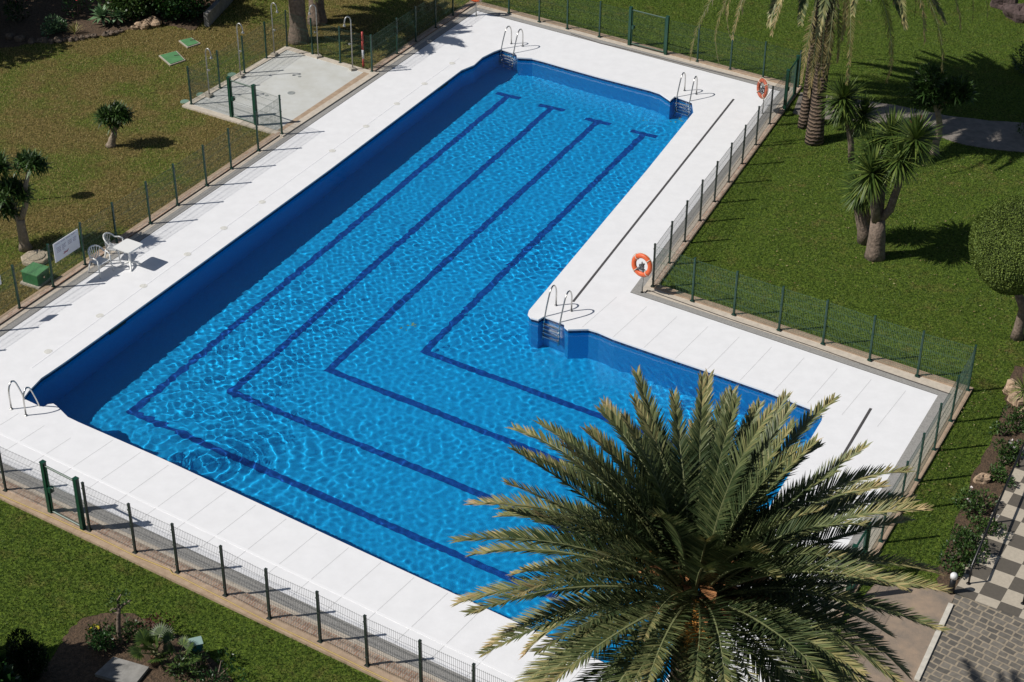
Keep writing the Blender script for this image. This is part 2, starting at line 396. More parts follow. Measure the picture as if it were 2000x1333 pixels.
for a, c, b in lanes:
    A_, C_, B_ = Gw(*a).xy, Gw(*c).xy, Gw(*b).xy
    u, w = (A_ - C_).normalized(), (B_ - C_).normalized()
    B_ = B_ + w * (4.2 if a[0] < 1200 else 3.2)
    if a[0] == 990: B_ = Gw(*b).xy + w * 2.6
    hw = lw / 2; nu, nw = Vector((-u.y, u.x)), Vector((-w.y, w.x))
    sgn = 1 if nu.dot(w) > 0 else -1; nu *= sgn; sgn = 1 if nw.dot(u) > 0 else -1; nw *= sgn
    def isect(p, d, q, e):
        den = d.x * e.y - d.y * e.x; s = ((q.x - p.x) * e.y - (q.y - p.y) * e.x) / den; return p + d * s
    I = isect(C_ + nu * hw, u, C_ + nw * hw, w); O = isect(C_ - nu * hw, u, C_ - nw * hw, w)
    m = MB(); z = lambda p: (p.x, p.y, fz(p.y) + .006)
    m.add([z(O), z(I), z(A_ + nu * hw), z(A_ - nu * hw)], [(0, 1, 2, 3)])
    m.add([z(O), z(I), z(B_ + nw * hw), z(B_ - nw * hw)], [(3, 2, 1, 0)])
    t = A_; cr = .52
    m.add([z(t - nu * cr), z(t + nu * cr), z(t + nu * cr + u * lw), z(t - nu * cr + u * lw)], [(0, 1, 2, 3)])
    o = m.build('lane_line', M_lane); o.parent = pfloor; recv(o)
# skimmer mouths in the long wall and their lids in the deck
la, lb = G(185, 664).xy, G(900, 137).xy; ldir = (lb - la).normalized(); ln = Vector((ldir.y, -ldir.x))
for i in range(9):
    c = la + ldir * (1.0 + i * (lb - la).length / 9.0)
    m = MB(); m.box((c.x + ln.x * .012, c.y + ln.y * .012, -.15), (.75, .03, .14), math.atan2(ldir.y, ldir.x))
    o = m.build('skimmer_opening', M_pipe); o.parent = pwall
M_lid = mat('skimmer_lid_plastic', (.72, .71, .66), .6, noise=.2, nscale=14)
for p in [(94, 687), (195, 617), (280, 559), (366, 497), (437, 446), (512, 395), (649, 295), (715, 247), (775, 203), (829, 164), (883, 124)]:
    g = G(*p); m = MB(); m.lathe((g.x, g.y, 0), [(.10, .0), (.12, .004), (.115, .007)], 18); m.lathe((g.x, g.y, .007), [(.05, 0), (.045, .004)], 12)
    o = m.build('skimmer_lid', M_lid); o.parent = deck
# drain channels in the deck
for a, b in (((1433, 194), (1119, 590)), ((1701, 798), (1560, 1036))):
    A_, B_ = G(*a).xy, G(*b).xy; d = (B_ - A_); m = MB(); c = (A_ + B_) / 2
    m.box((c.x, c.y, .001), (d.length, .075, .008), math.atan2(d.y, d.x))
    o = m.build('drain_channel', mat('drain_grate', (.09, .085, .085), .6, noise=.4, nscale=30)); o.parent = deck
# slab joints and the raised coping line
def strip(m, a, b, w, z0, z1):
    d = b - a; c = (a + b) / 2; m.box((c.x, c.y, (z0 + z1) / 2), (d.length, w, z1 - z0), math.atan2(d.y, d.x))
mj = MB(); mr_ = MB()
ba, bb = G(-150, 689).xy, G(1250, 1330).xy                                   # long line of the bottom pool edge (approx.)
pa, pb = G(152, 826).xy, G(1000, 1214).xy; bd = (pb - pa).normalized(); bn = Vector((bd.y, -bd.x)) # outward (towards camera)
Lr = 1.5
ra, rb = pa - bd * 5 + bn * Lr, pb + bd * 6 + bn * Lr; strip(mr_, ra, rb, .07, -.01, .006)
for k in range(-4, 18):
    q = pa + bd * (k * .985 + .35)
    s0 = .04 if k >= -1 else -.2
    strip(mj, q + bn * .03 if k > 0 else q + bn * .6, q + bn * 3.0, .014, -.008, .0025)
# right arm joints
aa, ab = G(1195, 661).xy, G(1500, 764).xy; ad = (ab - aa).normalized(); an = Vector((-ad.y, ad.x))
if an.y < 0: an = -an
for k in range(-1, 9):
    q = aa + ad * (k * 1.02); strip(mj, q + an * .05, q + an * 2.1, .014, -.008, .0025)
o = mj.build('slab_joint', M_joint); o.parent = deck
# long ridge beside the left edge
strip(mr_, la - ldir * 2 - ln * .62, lb + ldir * 1 - ln * .62, .05, -.01, .005)
o = mr_.build('deck_ridge', M_ridge); o.parent = deck

# ------------------------------------------------------------------ water: real ripples
gx0, gx1 = min(p.x for p in P) - .2, max(p.x for p in P) + .2; gy0, gy1 = min(p.y for p in P) - .2, max(p.y for p in P) + .2
CELL = .033
nx, ny = int((gx1 - gx0) / CELL) + 1, int((gy1 - gy0) / CELL) + 1
X, Y = np.meshgrid(gx0 + CELL * np.arange(nx), gy0 + CELL * np.arange(ny))
rng = np.random.default_rng(7); Z = np.zeros_like(X)
def waves(n, l0, l1, amp, bias=None, spread=np.pi):
    z = np.zeros_like(X)
    for _ in range(n):
        lam = np.exp(rng.uniform(np.log(l0), np.log(l1))); a = (0 if bias is None else bias) + rng.uniform(-spread, spread); k = 2 * np.pi / lam
        z += amp * lam * np.sin(k * (X * np.cos(a) + Y * np.sin(a)) + rng.uniform(0, 6.28))
    return z
calm = sum(np.sin(X * a + Y * b + c) for a, b, c in ((.9, .5, 1), (-.5, 1.1, 2), (1.6, -.9, .4), (.4, 1.9, 5))) / 4
Z += waves(36, .165, .50, .00045) * np.clip(.85 + .75 * calm, .3, 1.5) + waves(20, .22, .6, .00040, rad(150), .7) * np.clip(.8 - .9 * calm, .2, 1.4)
Z += waves(10, 1.2, 3.0, .0006)
fine = waves(30, .16, .34, .0011)
def blob(px, py, r, s=1):
    g = G(px, py, WL); return s * np.exp(-(((X - g.x) ** 2 + (Y - g.y) ** 2) / r ** 2))
mask = .26 + blob(420, 640, 2.2) + blob(330, 740, 1.6) + blob(560, 560, 2.2, .8) + blob(760, 440, 2.4, .6) + blob(1000, 470, 1.8, .9) + blob(930, 610, 1.5, .7) + blob(1160, 330, 2.0, .6) + blob(1310, 740, 1.6) + blob(1470, 800, 1.4, .9) + blob(450, 780, 1.5, .6) + blob(900, 250, 2.5, .35)
Z += fine * np.clip(mask, 0, 1.1)
for px, py, lam, amp, sg in ((312, 858, .31, .0034, 1.6), (345, 850, .44, .0034, 2.9), (700, 830, .50, .0013, 3.2), (1010, 480, .30, .0018, 1.3), (860, 620, .34, .0010, 2.0), (1230, 225, .3, .0015, .9)):
    g = G(px, py, WL); r = np.hypot(X - g.x, Y - g.y)
    Z += amp * np.sin(2 * np.pi * r / lam) * np.exp(-(r / sg) ** 2) * np.clip(r / .15, 0, 1)
def inside(PX, PY, poly):
    ins = np.zeros(PX.shape, bool); n = len(poly)
    for i in range(n):
        x0, y0 = poly[i]; x1, y1 = poly[(i + 1) % n]
        c = ((y0 > PY) != (y1 > PY)) & (PX < (x1 - x0) * (PY - y0) / ((y1 - y0) or 1e-12) + x0); ins ^= c
    return ins
big = offset(P, -.02)
I0 = inside(X, Y, [(p.x, p.y) for p in big])
cellin = I0[:-1, :-1] | I0[1:, :-1] | I0[:-1, 1:] | I0[1:, 1:]
idx = np.arange(nx * ny).reshape(ny, nx)
F = np.stack([idx[:-1, :-1], idx[:-1, 1:], idx[1:, 1:], idx[1:, :-1]], -1)[cellin]
used, inv = np.unique(F, return_inverse=True); F = inv.reshape(-1, 4)
V = np.stack([X.ravel()[used], Y.ravel()[used], WL + Z.ravel()[used]], -1).astype(np.float32)
me = bpy.data.meshes.new('water'); me.vertices.add(len(V)); me.vertices.foreach_set('co', V.ravel())
me.loops.add(F.size); me.loops.foreach_set('vertex_index', F.ravel().astype(np.int32)); me.polygons.add(len(F))
me.polygons.foreach_set('loop_start', (np.arange(len(F)) * 4).astype(np.int32)); me.polygons.foreach_set('use_smooth', np.ones(len(F), bool)); me.update(calc_edges=True)
M_water = bpy.data.materials.new('pool_water'); M_water.use_nodes = True; t = M_water.node_tree; t.nodes.clear()
ou = t.nodes.new('ShaderNodeOutputMaterial'); gl = t.nodes.new('ShaderNodeBsdfGlass'); gl.inputs['Roughness'].default_value = 0; gl.inputs['IOR'].default_value = ETA
t.links.new(gl.outputs[0], ou.inputs[0]); me.materials.append(M_water)
water = struct(bpy.data.objects.new('water', me)); S.collection.objects.link(water); water.cycles.is_caustics_caster = True

# ------------------------------------------------------------------ fences and gates
def wires(m, a, b, z0, z1, r=.0034, gap=.05, hor=(.06, .3, .34, .6, .86, .9, 1.16, 1.38), over=.03):
    d = b - a; L = d.length; n = max(1, int(L / gap)); u = d / L
    for i in range(1, n):
        q = a + u * (i * L / n); m.tube([(q.x, q.y, z0), (q.x, q.y, z1 + over)], r, 3, False)
    for h in hor:
        z = z0 + h * (z1 - z0) / 1.38; m.tube([(a.x, a.y, z), (b.x, b.y, z)], r * 1.15, 3, False)
lr = random.Random(8)
def fence(label, pts, pm, wm, gaps=(), h=1.5, skip=()):
    B_ = [G(*p) for p in pts]; r = thing('mesh_fence', label, 'fence', B_[0] + Vector((0, 0, .04)))
    for i, p in enumerate(B_):
        if i in skip: continue
        m = MB(); d = (B_[min(i + 1, len(B_) - 1)] - B_[max(i - 1, 0)]); az = math.atan2(d.y, d.x)
        m.box((p.x, p.y, h / 2 + .02), (.055, .05, h - .02), az); m.box((p.x, p.y, h + .012), (.064, .06, .02), az)
        for z in (.3, .9, 1.35): m.box((p.x + .02 * math.sin(az), p.y - .03 * math.cos(az), z), (.07, .03, .03), az)
        lx, ly = lr.uniform(-.011, .011), lr.uniform(-.011, .011); m.v = [(v[0] + lx * v[2], v[1] + ly * v[2], v[2]) for v in m.v]; m.box((p.x, p.y, .052), (.12, .12, .02), az)
        m.build('post', pm, r)
    for i in range(len(B_) - 1):
        if i in gaps: continue
        m = MB(); wires(m, B_[i].xy, B_[i + 1].xy, .09, 1.43); m.build('mesh_panel', wm, r)
    return r
fence('green mesh fence along the dry lawn left of the pool, carrying the notice board',
      [(-95, 695), (-28, 650), (39, 605), (105, 563), (167, 520), (229, 480), (294, 438), (347, 402), (404, 364), (452, 331), (505, 296), (551, 264)], M_green, M_wire)
fence('green mesh fence round the two far sides of the shower pad',
      [(374, 206), (430, 174), (478, 145), (521, 116), (561, 93), (611, 108), (665, 125), (727, 142)], M_green, M_wire)
fence('short stretch of mesh fence between the shower pad gate and the pool deck', [(502, 247), (551, 264)], M_green, M_wire, skip=(0, 1))
fence('short stretch of mesh fence between the lawn corner of the shower pad and its gate', [(374, 206), (453, 231)], M_green, M_wire, skip=(0, 1))
fence('green mesh fence from the shower pad up to the far left deck corner',
      [(727, 142), (776, 108), (812, 84), (851, 57), (885, 33), (924, 6)], M_green, M_wire, skip=(0,))
fence('green mesh fence along the far short end of the pool, left of its gate',
      [(924, 6), (994, 27), (1053, 44.5), (1108, 58), (1170.5, 74), (1228, 89)], M_green, M_wire, skip=(0, 5))
fence('green mesh fence along the far short end, behind the hanging palm fronds',
      [(1301, 107.5), (1362, 122), (1426, 138), (1490, 155), (1558, 173)], M_green, M_wire, skip=(0,))
fence('close-posted mesh fence between white deck and green lawn, ending at the life ring',
      [(1532, 213), (1503, 245), (1476, 286), (1449, 323), (1423, 359), (1395, 397), (1367, 434), (1337, 475), (1307, 517), (1275, 562)], M_postdark, M_wiregrey, skip=(0,))
fence('green mesh fence along the short arm of the pool below the ball tree lawn',
      [(1275, 562), (1352, 590), (1433, 617), (1521, 647), (1607, 674), (1698, 706), (1791, 737), (1890, 765)], M_green, M_wirelight, skip=(0,))
fence('green mesh fence between the right end of the deck and the narrow grass strip',
      [(1890, 765), (1856, 825), (1824, 881), (1790, 941), (1757, 997), (1720, 1060), (1682, 1124)], M_green, M_wire, skip=(0,))
fence('green mesh fence mostly hidden under the fronds of the big palm',
      [(1643, 1190), (1602, 1260), (1560, 1332), (1516, 1407)], M_green, M_wire, skip=(0,))
fence('dark mesh fence at the left edge, before the bottom gate', [(-125, 898), (-55, 929), (12, 961), (97, 1001)], M_postdark, M_wiregrey, skip=(3,))
fence('dark mesh fence with hose at its foot along the bottom lawn',
      [(176, 1039), (265, 1082), (348, 1121), (441, 1166), (527, 1211), (626, 1256), (718, 1303), (823, 1352), (925, 1400), (1030, 1449), (1140, 1500)], M_postdark, M_wiregrey)
def gate(label, a, b, h=1.55, mt=None):
    mt = mt or M_gate; A_, B_ = G(*a), G(*b); r = thing('metal_gate', label, 'gate', A_ + Vector((0, 0, .04))); d = (B_ - A_).xy; az = math.atan2(d.y, d.x); u = d.normalized()
    for p in (A_, B_):
        m = MB(); m.box((p.x, p.y, h / 2 + .02), (.11, .11, h), az); m.box((p.x, p.y, h + .035), (.125, .125, .03), az); m.build('gate_post', mt, r)
    a2, b2 = A_.xy + u * .09, B_.xy - u * .09; m = MB()
    for z in (.10, h - .06): m.tube([(a2.x, a2.y, z), (b2.x, b2.y, z)], .028, 6)
    for q in (a2, b2): m.tube([(q.x, q.y, .1), (q.x, q.y, h - .06)], .024, 6)
    f = m.build('gate_frame', mt, r)
    m = MB(); wires(m, a2, b2, .11, h - .07, over=0); m.build('mesh_infill', M_wire, f)
    m = MB(); q = a2 + u * .05; m.box((q.x, q.y, .8), (.09, .13, .14), az); m.tube([(q.x, q.y, .86), (q.x + .1 * u.x, q.y + .1 * u.y, .86)], .012, 6); m.build('gate_lock', mt, f)
    return r
gate('green metal gate with mesh infill on the lawn side of the shower pad', (453, 231), (501, 247))
gate('green metal gate in the fence across the far short end of the pool', (1229, 89), (1300, 107.5))
gate('green metal gate beside the twin palm trunks, opening to the shaded path', (1532, 216), (1551, 187))
gate('dark green metal gate in the fence above the bottom lawn', (100, 1003), (163, 1036))
gate('green metal gate under the big palm fronds by the paved corner', (1682, 1125), (1655, 1170))

# hose and cable along the kerbs
m = MB(); pts = []
for i, (x, y) in enumerate([(-60, 938), (12, 972), (60, 992), (97, 1008), (168, 1041), (185, 1046), (262, 1085), (330, 1113), (338, 1120), (352, 1127), (440, 1172), (527, 1216), (600, 1251), (690, 1296), (718, 1309), (820, 1358), (950, 1418)]):
    g = G(x, y, .075); pts.append(Vector((g.x + .02 * math.sin(i * 2.1), g.y, .072)))
m.tube(pts, .016, 6); tag(m.build('garden_hose', M_hose, None, True, loc=pts[0]), 'yellow garden hose lying along the kerb at the foot of the bottom fence', 'hose')
def cable(pts, label):
    m = MB(); P_ = [G(x, y, .03) for x, y in pts]; m.tube(P_, .013, 5); tag(m.build('cable', M_pipe, None, loc=P_[0]), label, 'cable')
cable([(1260, 572), (1264, 567), (1272, 569), (1290, 576), (1350, 597), (1433, 626), (1521, 655), (1607, 684), (1698, 716), (1791, 748), (1856, 770)], 'dark thin cable along the kerb below the short arm fence')
cable([(1115, 66), (1170, 84), (1230, 98), (1300, 116), (1360, 131), (1426, 147), (1480, 160)], 'dark thin cable along the kerb of the far short end')
# ------------------------------------------------------------------ pool ladders
def ladder(label, dL, dR, eL, eR, hgt=.8, treads=True):
    DL, DR, EL, ER = (G(*p) for p in (dL, dR, eL, eR)); r = thing('pool_ladder', label, 'ladder', (DL + DR) / 2, 'steel ladders at the corners of the pool')
    prof = [(0, 0), (0, .62), (.03, .74), (.1, .87), (.22, .97), (.34, 1), (.48, .95), (.6, .82), (.7, .64), (.85, .34), (.97, .06), (1.04, -.12), (1.08, -.3), (1.1, -1.35)]
    for D, E in ((DL, EL), (DR, ER)):
        m = MB(); pts = []
        for s, z in prof:
            q = D + (E - D) * s; pts.append((q.x, q.y, z * hgt if z > 0 else z))
        m.tube(pts, .024, 8); rl = m.build('handrail', M_steel, r, True); recv(rl)
        m = MB(); m.lathe((D.x, D.y, 0), [(.055, .001), (.05, .015), (.03, .03)], 12); m.build('floor_flange', M_steel, rl)
    for k in range(4):
        z = -.28 - .27 * k; a = DL + (EL - DL) * 1.1; b = DR + (ER - DR) * 1.1; a = Vector((a.x, a.y, z)); b = Vector((b.x, b.y, z))
        m = MB(); d = b - a; m.box((a + b) / 2, (d.length, .09, .03), math.atan2(d.y, d.x)); recv(m.build('tread', M_steel, r))
ladder('steel pool ladder in the far left corner of the long pool', (998.7, 86), (1021, 91), (979, 96), (1003, 104.5))
ladder('steel pool ladder in the far right corner, near the hanging fronds', (1337, 177.5), (1360, 184.5), (1322, 190), (1347.5, 198))
ladder('steel pool ladder at the inner elbow where the pool bends', (1086, 597), (1116, 608), (1064, 619), (1094, 630))
ladder('steel pool ladder in the near left corner, above the bottom gate', (22.5, 799.5), (51, 812), (48, 780), (77, 793))
# ------------------------------------------------------------------ life rings
def torus(m, c, h, w, R, r, n=36, k=10):
    c = Vector(c); h = Vector(h).normalized(); w = Vector(w).normalized(); nn = h.cross(w); vs = []; fs = []
    for i in range(n):
        a = 2 * math.pi * i / n; d = math.cos(a) * h + math.sin(a) * w
        for j in range(k):
            b = 2 * math.pi * j / k; vs.append(c + d * (R + r * math.cos(b)) + nn * (r * .8 * math.sin(b)))
    for i in range(n):
        for j in range(k): fs.append((i * k + j, ((i + 1) % n) * k + j, ((i + 1) % n) * k + (j + 1) % k, i * k + (j + 1) % k))
    m.add(vs, fs)
def lifering(base, label, az, zc, R=.29, mt=None):
    b = G(*base); r = thing('life_ring_stand', label, 'life ring', b, 'orange life rings on posts')
    m = MB(); m.tube([(b.x, b.y, 0), (b.x, b.y, zc + .02)], .022, 8); m.lathe((b.x, b.y, 0), [(.06, .001), (.05, .012)], 12); m.build('post', M_galv, r, True)
    h = Vector((math.cos(az), math.sin(az), 0)); nrm = Vector((math.sin(az), -math.cos(az), 0)); c = Vector((b.x, b.y, zc)) + nrm * .09
    w = (Vector((0, 0, 1)) - nrm * .12).normalized()
    m = MB(); torus(m, c, h, w, R, .078); ro = m.build('ring', mt or M_orange, r, True)
    for k in range(4):
        a = math.pi / 4 + k * math.pi / 2; d = math.cos(a) * h + math.sin(a) * w; t = -math.sin(a) * h + math.cos(a) * w; m = MB()
        torus(m, c + d * R, d, nrm, .078, .016, 14, 6); m.build('band', M_rope, ro, True)
    m = MB(); random.seed(4); pts = [c + nrm * .02 + h * (.17 * math.sin(i * 2.3) * random.uniform(.4, 1)) + w * (.17 * math.cos(i * 1.7) * random.uniform(.3, 1) - .06) + nrm * random.uniform(-.03, .05) for i in range(34)]
    m.tube(pts, .012, 5); m.build('coiled_rope', mat('dark_rope', (.12, .12, .13), .8), r)
    m = MB(); pts = [c + (math.cos(a) * h + math.sin(a) * w) * (R + .085 + .015 * abs(math.sin(2 * a))) for a in np.linspace(0, 2 * math.pi, 41)]
    m.tube(pts, .009, 5); m.build('grab_line', M_rope, ro)
    m = MB(); m.box(c - nrm * .05, (.08, .1, .03), az); m.build('hook', M_galv, r)
lifering((1254, 572), 'orange life ring with rope on a post at the inner fence corner', rad(-38), 1.0)
lifering((1489, 222), 'orange life ring, browned with painted frond shade, on a post beside the hanging palm fronds', rad(-68), 1.0, mt=mat('frond_shade_orange_plastic', (.50, .11, .05), .6, noise=.6, nscale=14))  # brown mottling paints the shadow of the hanging fronds onto the ring
lifering((930, 31), 'orange life ring cut off by the top edge, at the far left deck corner', rad(-20), 1.0)
# ------------------------------------------------------------------ shower pad
M_pad = mat('shower_pad_concrete', (.57, .58, .56), .8, noise=.1, nscale=1.2, col2=(.50, .50, .46), bump=.003, bscale=30)
q = [G(*p).xy for p in ((366, 208), (551, 264), (730, 146), (560, 96))]
if area(q) < 0: q.reverse()
pad = struct(MB().build('shower_pad_base', M_pad)) if False else None
inn = offset(q, .12)
m = MB(); m.prism(inn, -.05, .03); pad = struct(m.build('shower_pad', M_pad))
m = MB(); ring(offset(q, -.14), inn, .055, m); skirt(offset(q, -.14), -.04, .055, m); skirt(inn[::-1], .03, .055, m)
struct(m.build('pad_kerb', M_tan))
for (x, y, r_) in ((569, 182, .15), (585, 150, .07), (521, 187, .08)):
    g = G(x, y, .03); m = MB(); m.lathe((g.x, g.y, .031), [(r_, 0), (r_ * .92, .006)], 16); o = m.build('floor_drain', M_manhole); o.parent = pad
def shower(base, az, label, h=2.25):
    b = G(*base, .05); r = thing('outdoor_shower', label, 'shower', b, 'outdoor showers round the pad'); d = Vector((math.cos(az), math.sin(az), 0))
    m = MB(); m.box((b.x, b.y, b.z + .02), (.22, .22, .12), az); m.build('plinth', M_boxrim, r)
    pts = [b, b + Vector((0, 0, h - .3))] + [b + d * (.13 - .13 * math.cos(t)) + Vector((0, 0, h - .3 + .2 * math.sin(t))) for t in np.linspace(.4, 2.7, 7)] + [b + d * .27 + Vector((0, 0, h - .36))]
    m = MB(); m.tube(pts, .024, 8); m.build('pipe', M_galv, r, True)
    e = pts[-1]; m = MB(); m.lathe((e.x, e.y, e.z - .09), [(.06, 0), (.06, .02), (.025, .07), (.02, .1)], 12); m.build('shower_head', M_galv, r, True)
    m = MB(); c = b + Vector((0, 0, 1.05)); m.tube([c, c + d * .09], .02, 8); m.lathe((c.x + d.x * .1, c.y + d.y * .1, c.z - .03), [(.03, 0), (.03, .06)], 8); m.build('tap', M_galv, r)
shower((409, 188), rad(-35), 'steel outdoor shower nearest the lawn corner of the pad', 2.0)
shower((470, 150), rad(-30), 'steel outdoor shower midway along the lawn side of the pad')
shower((536, 108), rad(-30), 'steel outdoor shower nearest the far corner of the pad')
shower((622, 112), rad(-150), 'pale outdoor shower in front of the twin thick trunks')
shower((689, 136), rad(-150), 'pale outdoor shower next to the red and white pole')
b = G(710, 132, .05); r = thing('marker_pole', 'short red and white striped pole at the deck end of the shower pad', 'pole', b)
for i in range(4):
    m = MB(); m.tube([(b.x, b.y, .05 + i * .36), (b.x, b.y, .05 + (i + 1) * .36)], .042, 10); m.build('band', M_red if i % 3 == 0 else M_whiteb if i == 1 else M_red, r, True)
for i, (px, py, lb) in enumerate(((361, 199, 'small round lid in the lawn at the pad corner post'), (392, 185, 'small round lid in the lawn, middle one beside the pad kerb'), (453, 146, 'small round lid in the lawn nearest the tall steel shower'))):
    g = G(px, py); m = MB(); m.lathe((g.x, g.y, -.01), [(.17, 0), (.16, .03), (.1, .035)], 18); tag(m.build('inspection_lid', mat('green_grey_lid', (.16, .26, .2), .6), None, loc=g), lb, 'lid', 'round lids beside the shower pad')
    o_ = bpy.context.scene.objects[-1] if False else None
def cover(c, label):
    q = [G(*p).xy for p in c]
    if area(q) < 0: q.reverse()
    g = (q[0] + q[2]) / 2; r = thing('manhole_cover', label, 'manhole cover', (g.x, g.y, 0), 'green square covers in the lawn')
    m = MB(); m.prism(q, -.02, .03); m.build('frame', M_boxrim, r); m = MB(); m.prism(offset(q, .05), .03, .05); m.build('lid', M_cover, r)
    m = MB(); m.box((g.x + .1, g.y + .2, .052), (.2, .06, .012), .4); m.build('lifting_slot', M_pipe, r)
cover([(310, 110), (345, 101), (362.5, 119), (332, 129)], 'green square manhole cover in the dry lawn, the larger nearer one')
cover([(349, 81), (374, 75), (392, 86), (366, 94.5)], 'green square manhole cover at the edge of the hedge shade')
# ------------------------------------------------------------------ green box, stone slab, signs
q = [G(*p, .42).xy for p in ((40, 530), (72, 540), (96, 521.5), (64.5, 512))]
if area(q) < 0: q.reverse()
g = (q[0] + q[2]) / 2; r = thing('utility_box', 'green metal utility box behind the left fence', 'utility box', (g.x, g.y, 0))
m = MB(); m.prism(offset(q, -.05), -.03, .05); m.build('base', M_boxrim, r); m = MB(); m.prism(offset(q, .015), .05, .39); m.build('body', M_box, r)
m = MB(); m.prism(q, .39, .425); m.build('lid', M_cover, r); m = MB(); e = (q[1] + q[2]) / 2; m.box((e.x, e.y, .25), (.04, .1, .05), .5); m.build('hasp', M_steel, r)
g = G(70, 507); m = MB(); m.lathe((g.x, g.y, -.02), [(.46, 0), (.46, .10), (.43, .13)], 8); m.lathe((g.x, g.y, .11), [(.3, 0), (.29, .03)], 20)
tag(m.build('well_cover', M_stone, None, loc=g), 'pitted pale stone well cover behind the green box', 'well cover')
def board(a, b, z0, z1, label, rows, squig, name='notice_board'):
    A_, B_ = G(*a), G(*b); d = (B_ - A_).xy; u = d.normalized(); nn = Vector((u.y, -u.x)); az = math.atan2(d.y, d.x); c = (A_ + B_) / 2; L = d.length
    r = thing(name, label, 'sign', (c.x, c.y, z0)); off = nn * .05
    m = MB(); m.box((c.x + off.x, c.y + off.y, (z0 + z1) / 2), (L, .02, z1 - z0), az); m.build('panel', M_whiteb, r)
    m = MB()
    for z in (z0 + .1, z1 - .1): m.box((c.x + off.x / 2, c.y + off.y / 2, z), (.1, .06, .03), az)
    m.build('bracket', M_galv, r)
    m = MB(); of2 = nn * .0625
    for (s, e, zf) in rows:
        x0 = s; n_ = max(2, int((e - s) * L / .045))
        for i in range(n_):
            if i % 5 == 4: continue
            t = s + (e - s) * (i + .5) / n_; p = A_.xy + d * t + of2; m.box((p.x, p.y, z0 + (z1 - z0) * zf), (.028, .004, .022), az)
    m.build('lettering', M_ink, r)
    if squig:
        m = MB()
        for k, (t, zf, w, rr) in enumerate(((.42, .27, .14, -.2), (.50, .26, .10, .5), (.38, .22, .09, .1))):
            p = A_.xy + d * t + of2; q0 = Vector((p.x - u.x * w / 2, p.y - u.y * w / 2, z0 + (z1 - z0) * zf - rr * .06)); q1 = Vector((p.x + u.x * w / 2, p.y + u.y * w / 2, z0 + (z1 - z0) * zf + rr * .06))
            m.tube([q0, q1], .01, 4)
        m.build('red_mark', M_inkred, r)
board((113, 558), (160, 526.5), .80, 1.43, 'large white notice board hung on the left fence beside the chairs', [(.08, .93, .9), (.1, .48, .7), (.1, .45, .62), (.1, .48, .54), (.1, .4, .46), (.55, .9, .7), (.55, .88, .62), (.55, .9, .54)], True)
board((-8, 636), (12, 623), 1.2, 1.5, 'small white sign on the left fence at the picture edge', [(.2, .8, .6), (.2, .8, .4)], False, 'fence_sign')
# ------------------------------------------------------------------ table and chairs
ta, tb, tc_ = G(246, 466, .72).xy, G(277, 476.5, .72).xy, G(250, 480, .72).xy; az = math.atan2((tb - ta).y, (tb - ta).x)
r = thing('garden_table', 'small square white plastic table on the deck beside two chairs', 'table', (tc_.x, tc_.y, 0))
def rsq(c, s, az, k=.05):
    out = []
    for sx, sy in ((1, 1), (-1, 1), (-1, -1), (1, -1)):
        for t in ((0, 1), (.5, .8), (1, 0)) if False else (0, .5, 1):
            th = math.atan2(sy, sx) - math.pi / 4 + t * math.pi / 2
            x, y = sx * (s - k) + k * math.cos(th), sy * (s - k) + k * math.sin(th)
            out.append(Vector((c.x + x * math.cos(az) - y * math.sin(az), c.y + x * math.sin(az) + y * math.cos(az))))
    return out
m = MB(); m.prism(rsq(tc_, .33, az), .69, .72); m.prism(rsq(tc_, .31, az), .66, .69); m.build('table_top', M_white, r)
m = MB(); m.lathe((tc_.x, tc_.y, .12), [(.055, 0), (.04, .1), (.04, .42), (.1, .54)], 12); m.build('column', M_white, r, True)
for k in range(4):
    a = az + math.pi / 4 + k * math.pi / 2; d = Vector((math.cos(a), math.sin(a), 0)); c = Vector((tc_.x, tc_.y, 0)); m = MB()
    m.tube([c + Vector((0, 0, .16)), c + d * .14 + Vector((0, 0, .12)), c + d * .32 + Vector((0, 0, .03)), c + d * .36 + Vector((0, 0, .02))], [.04, .035, .025, .022], 8); m.build('foot', M_white, r, True)
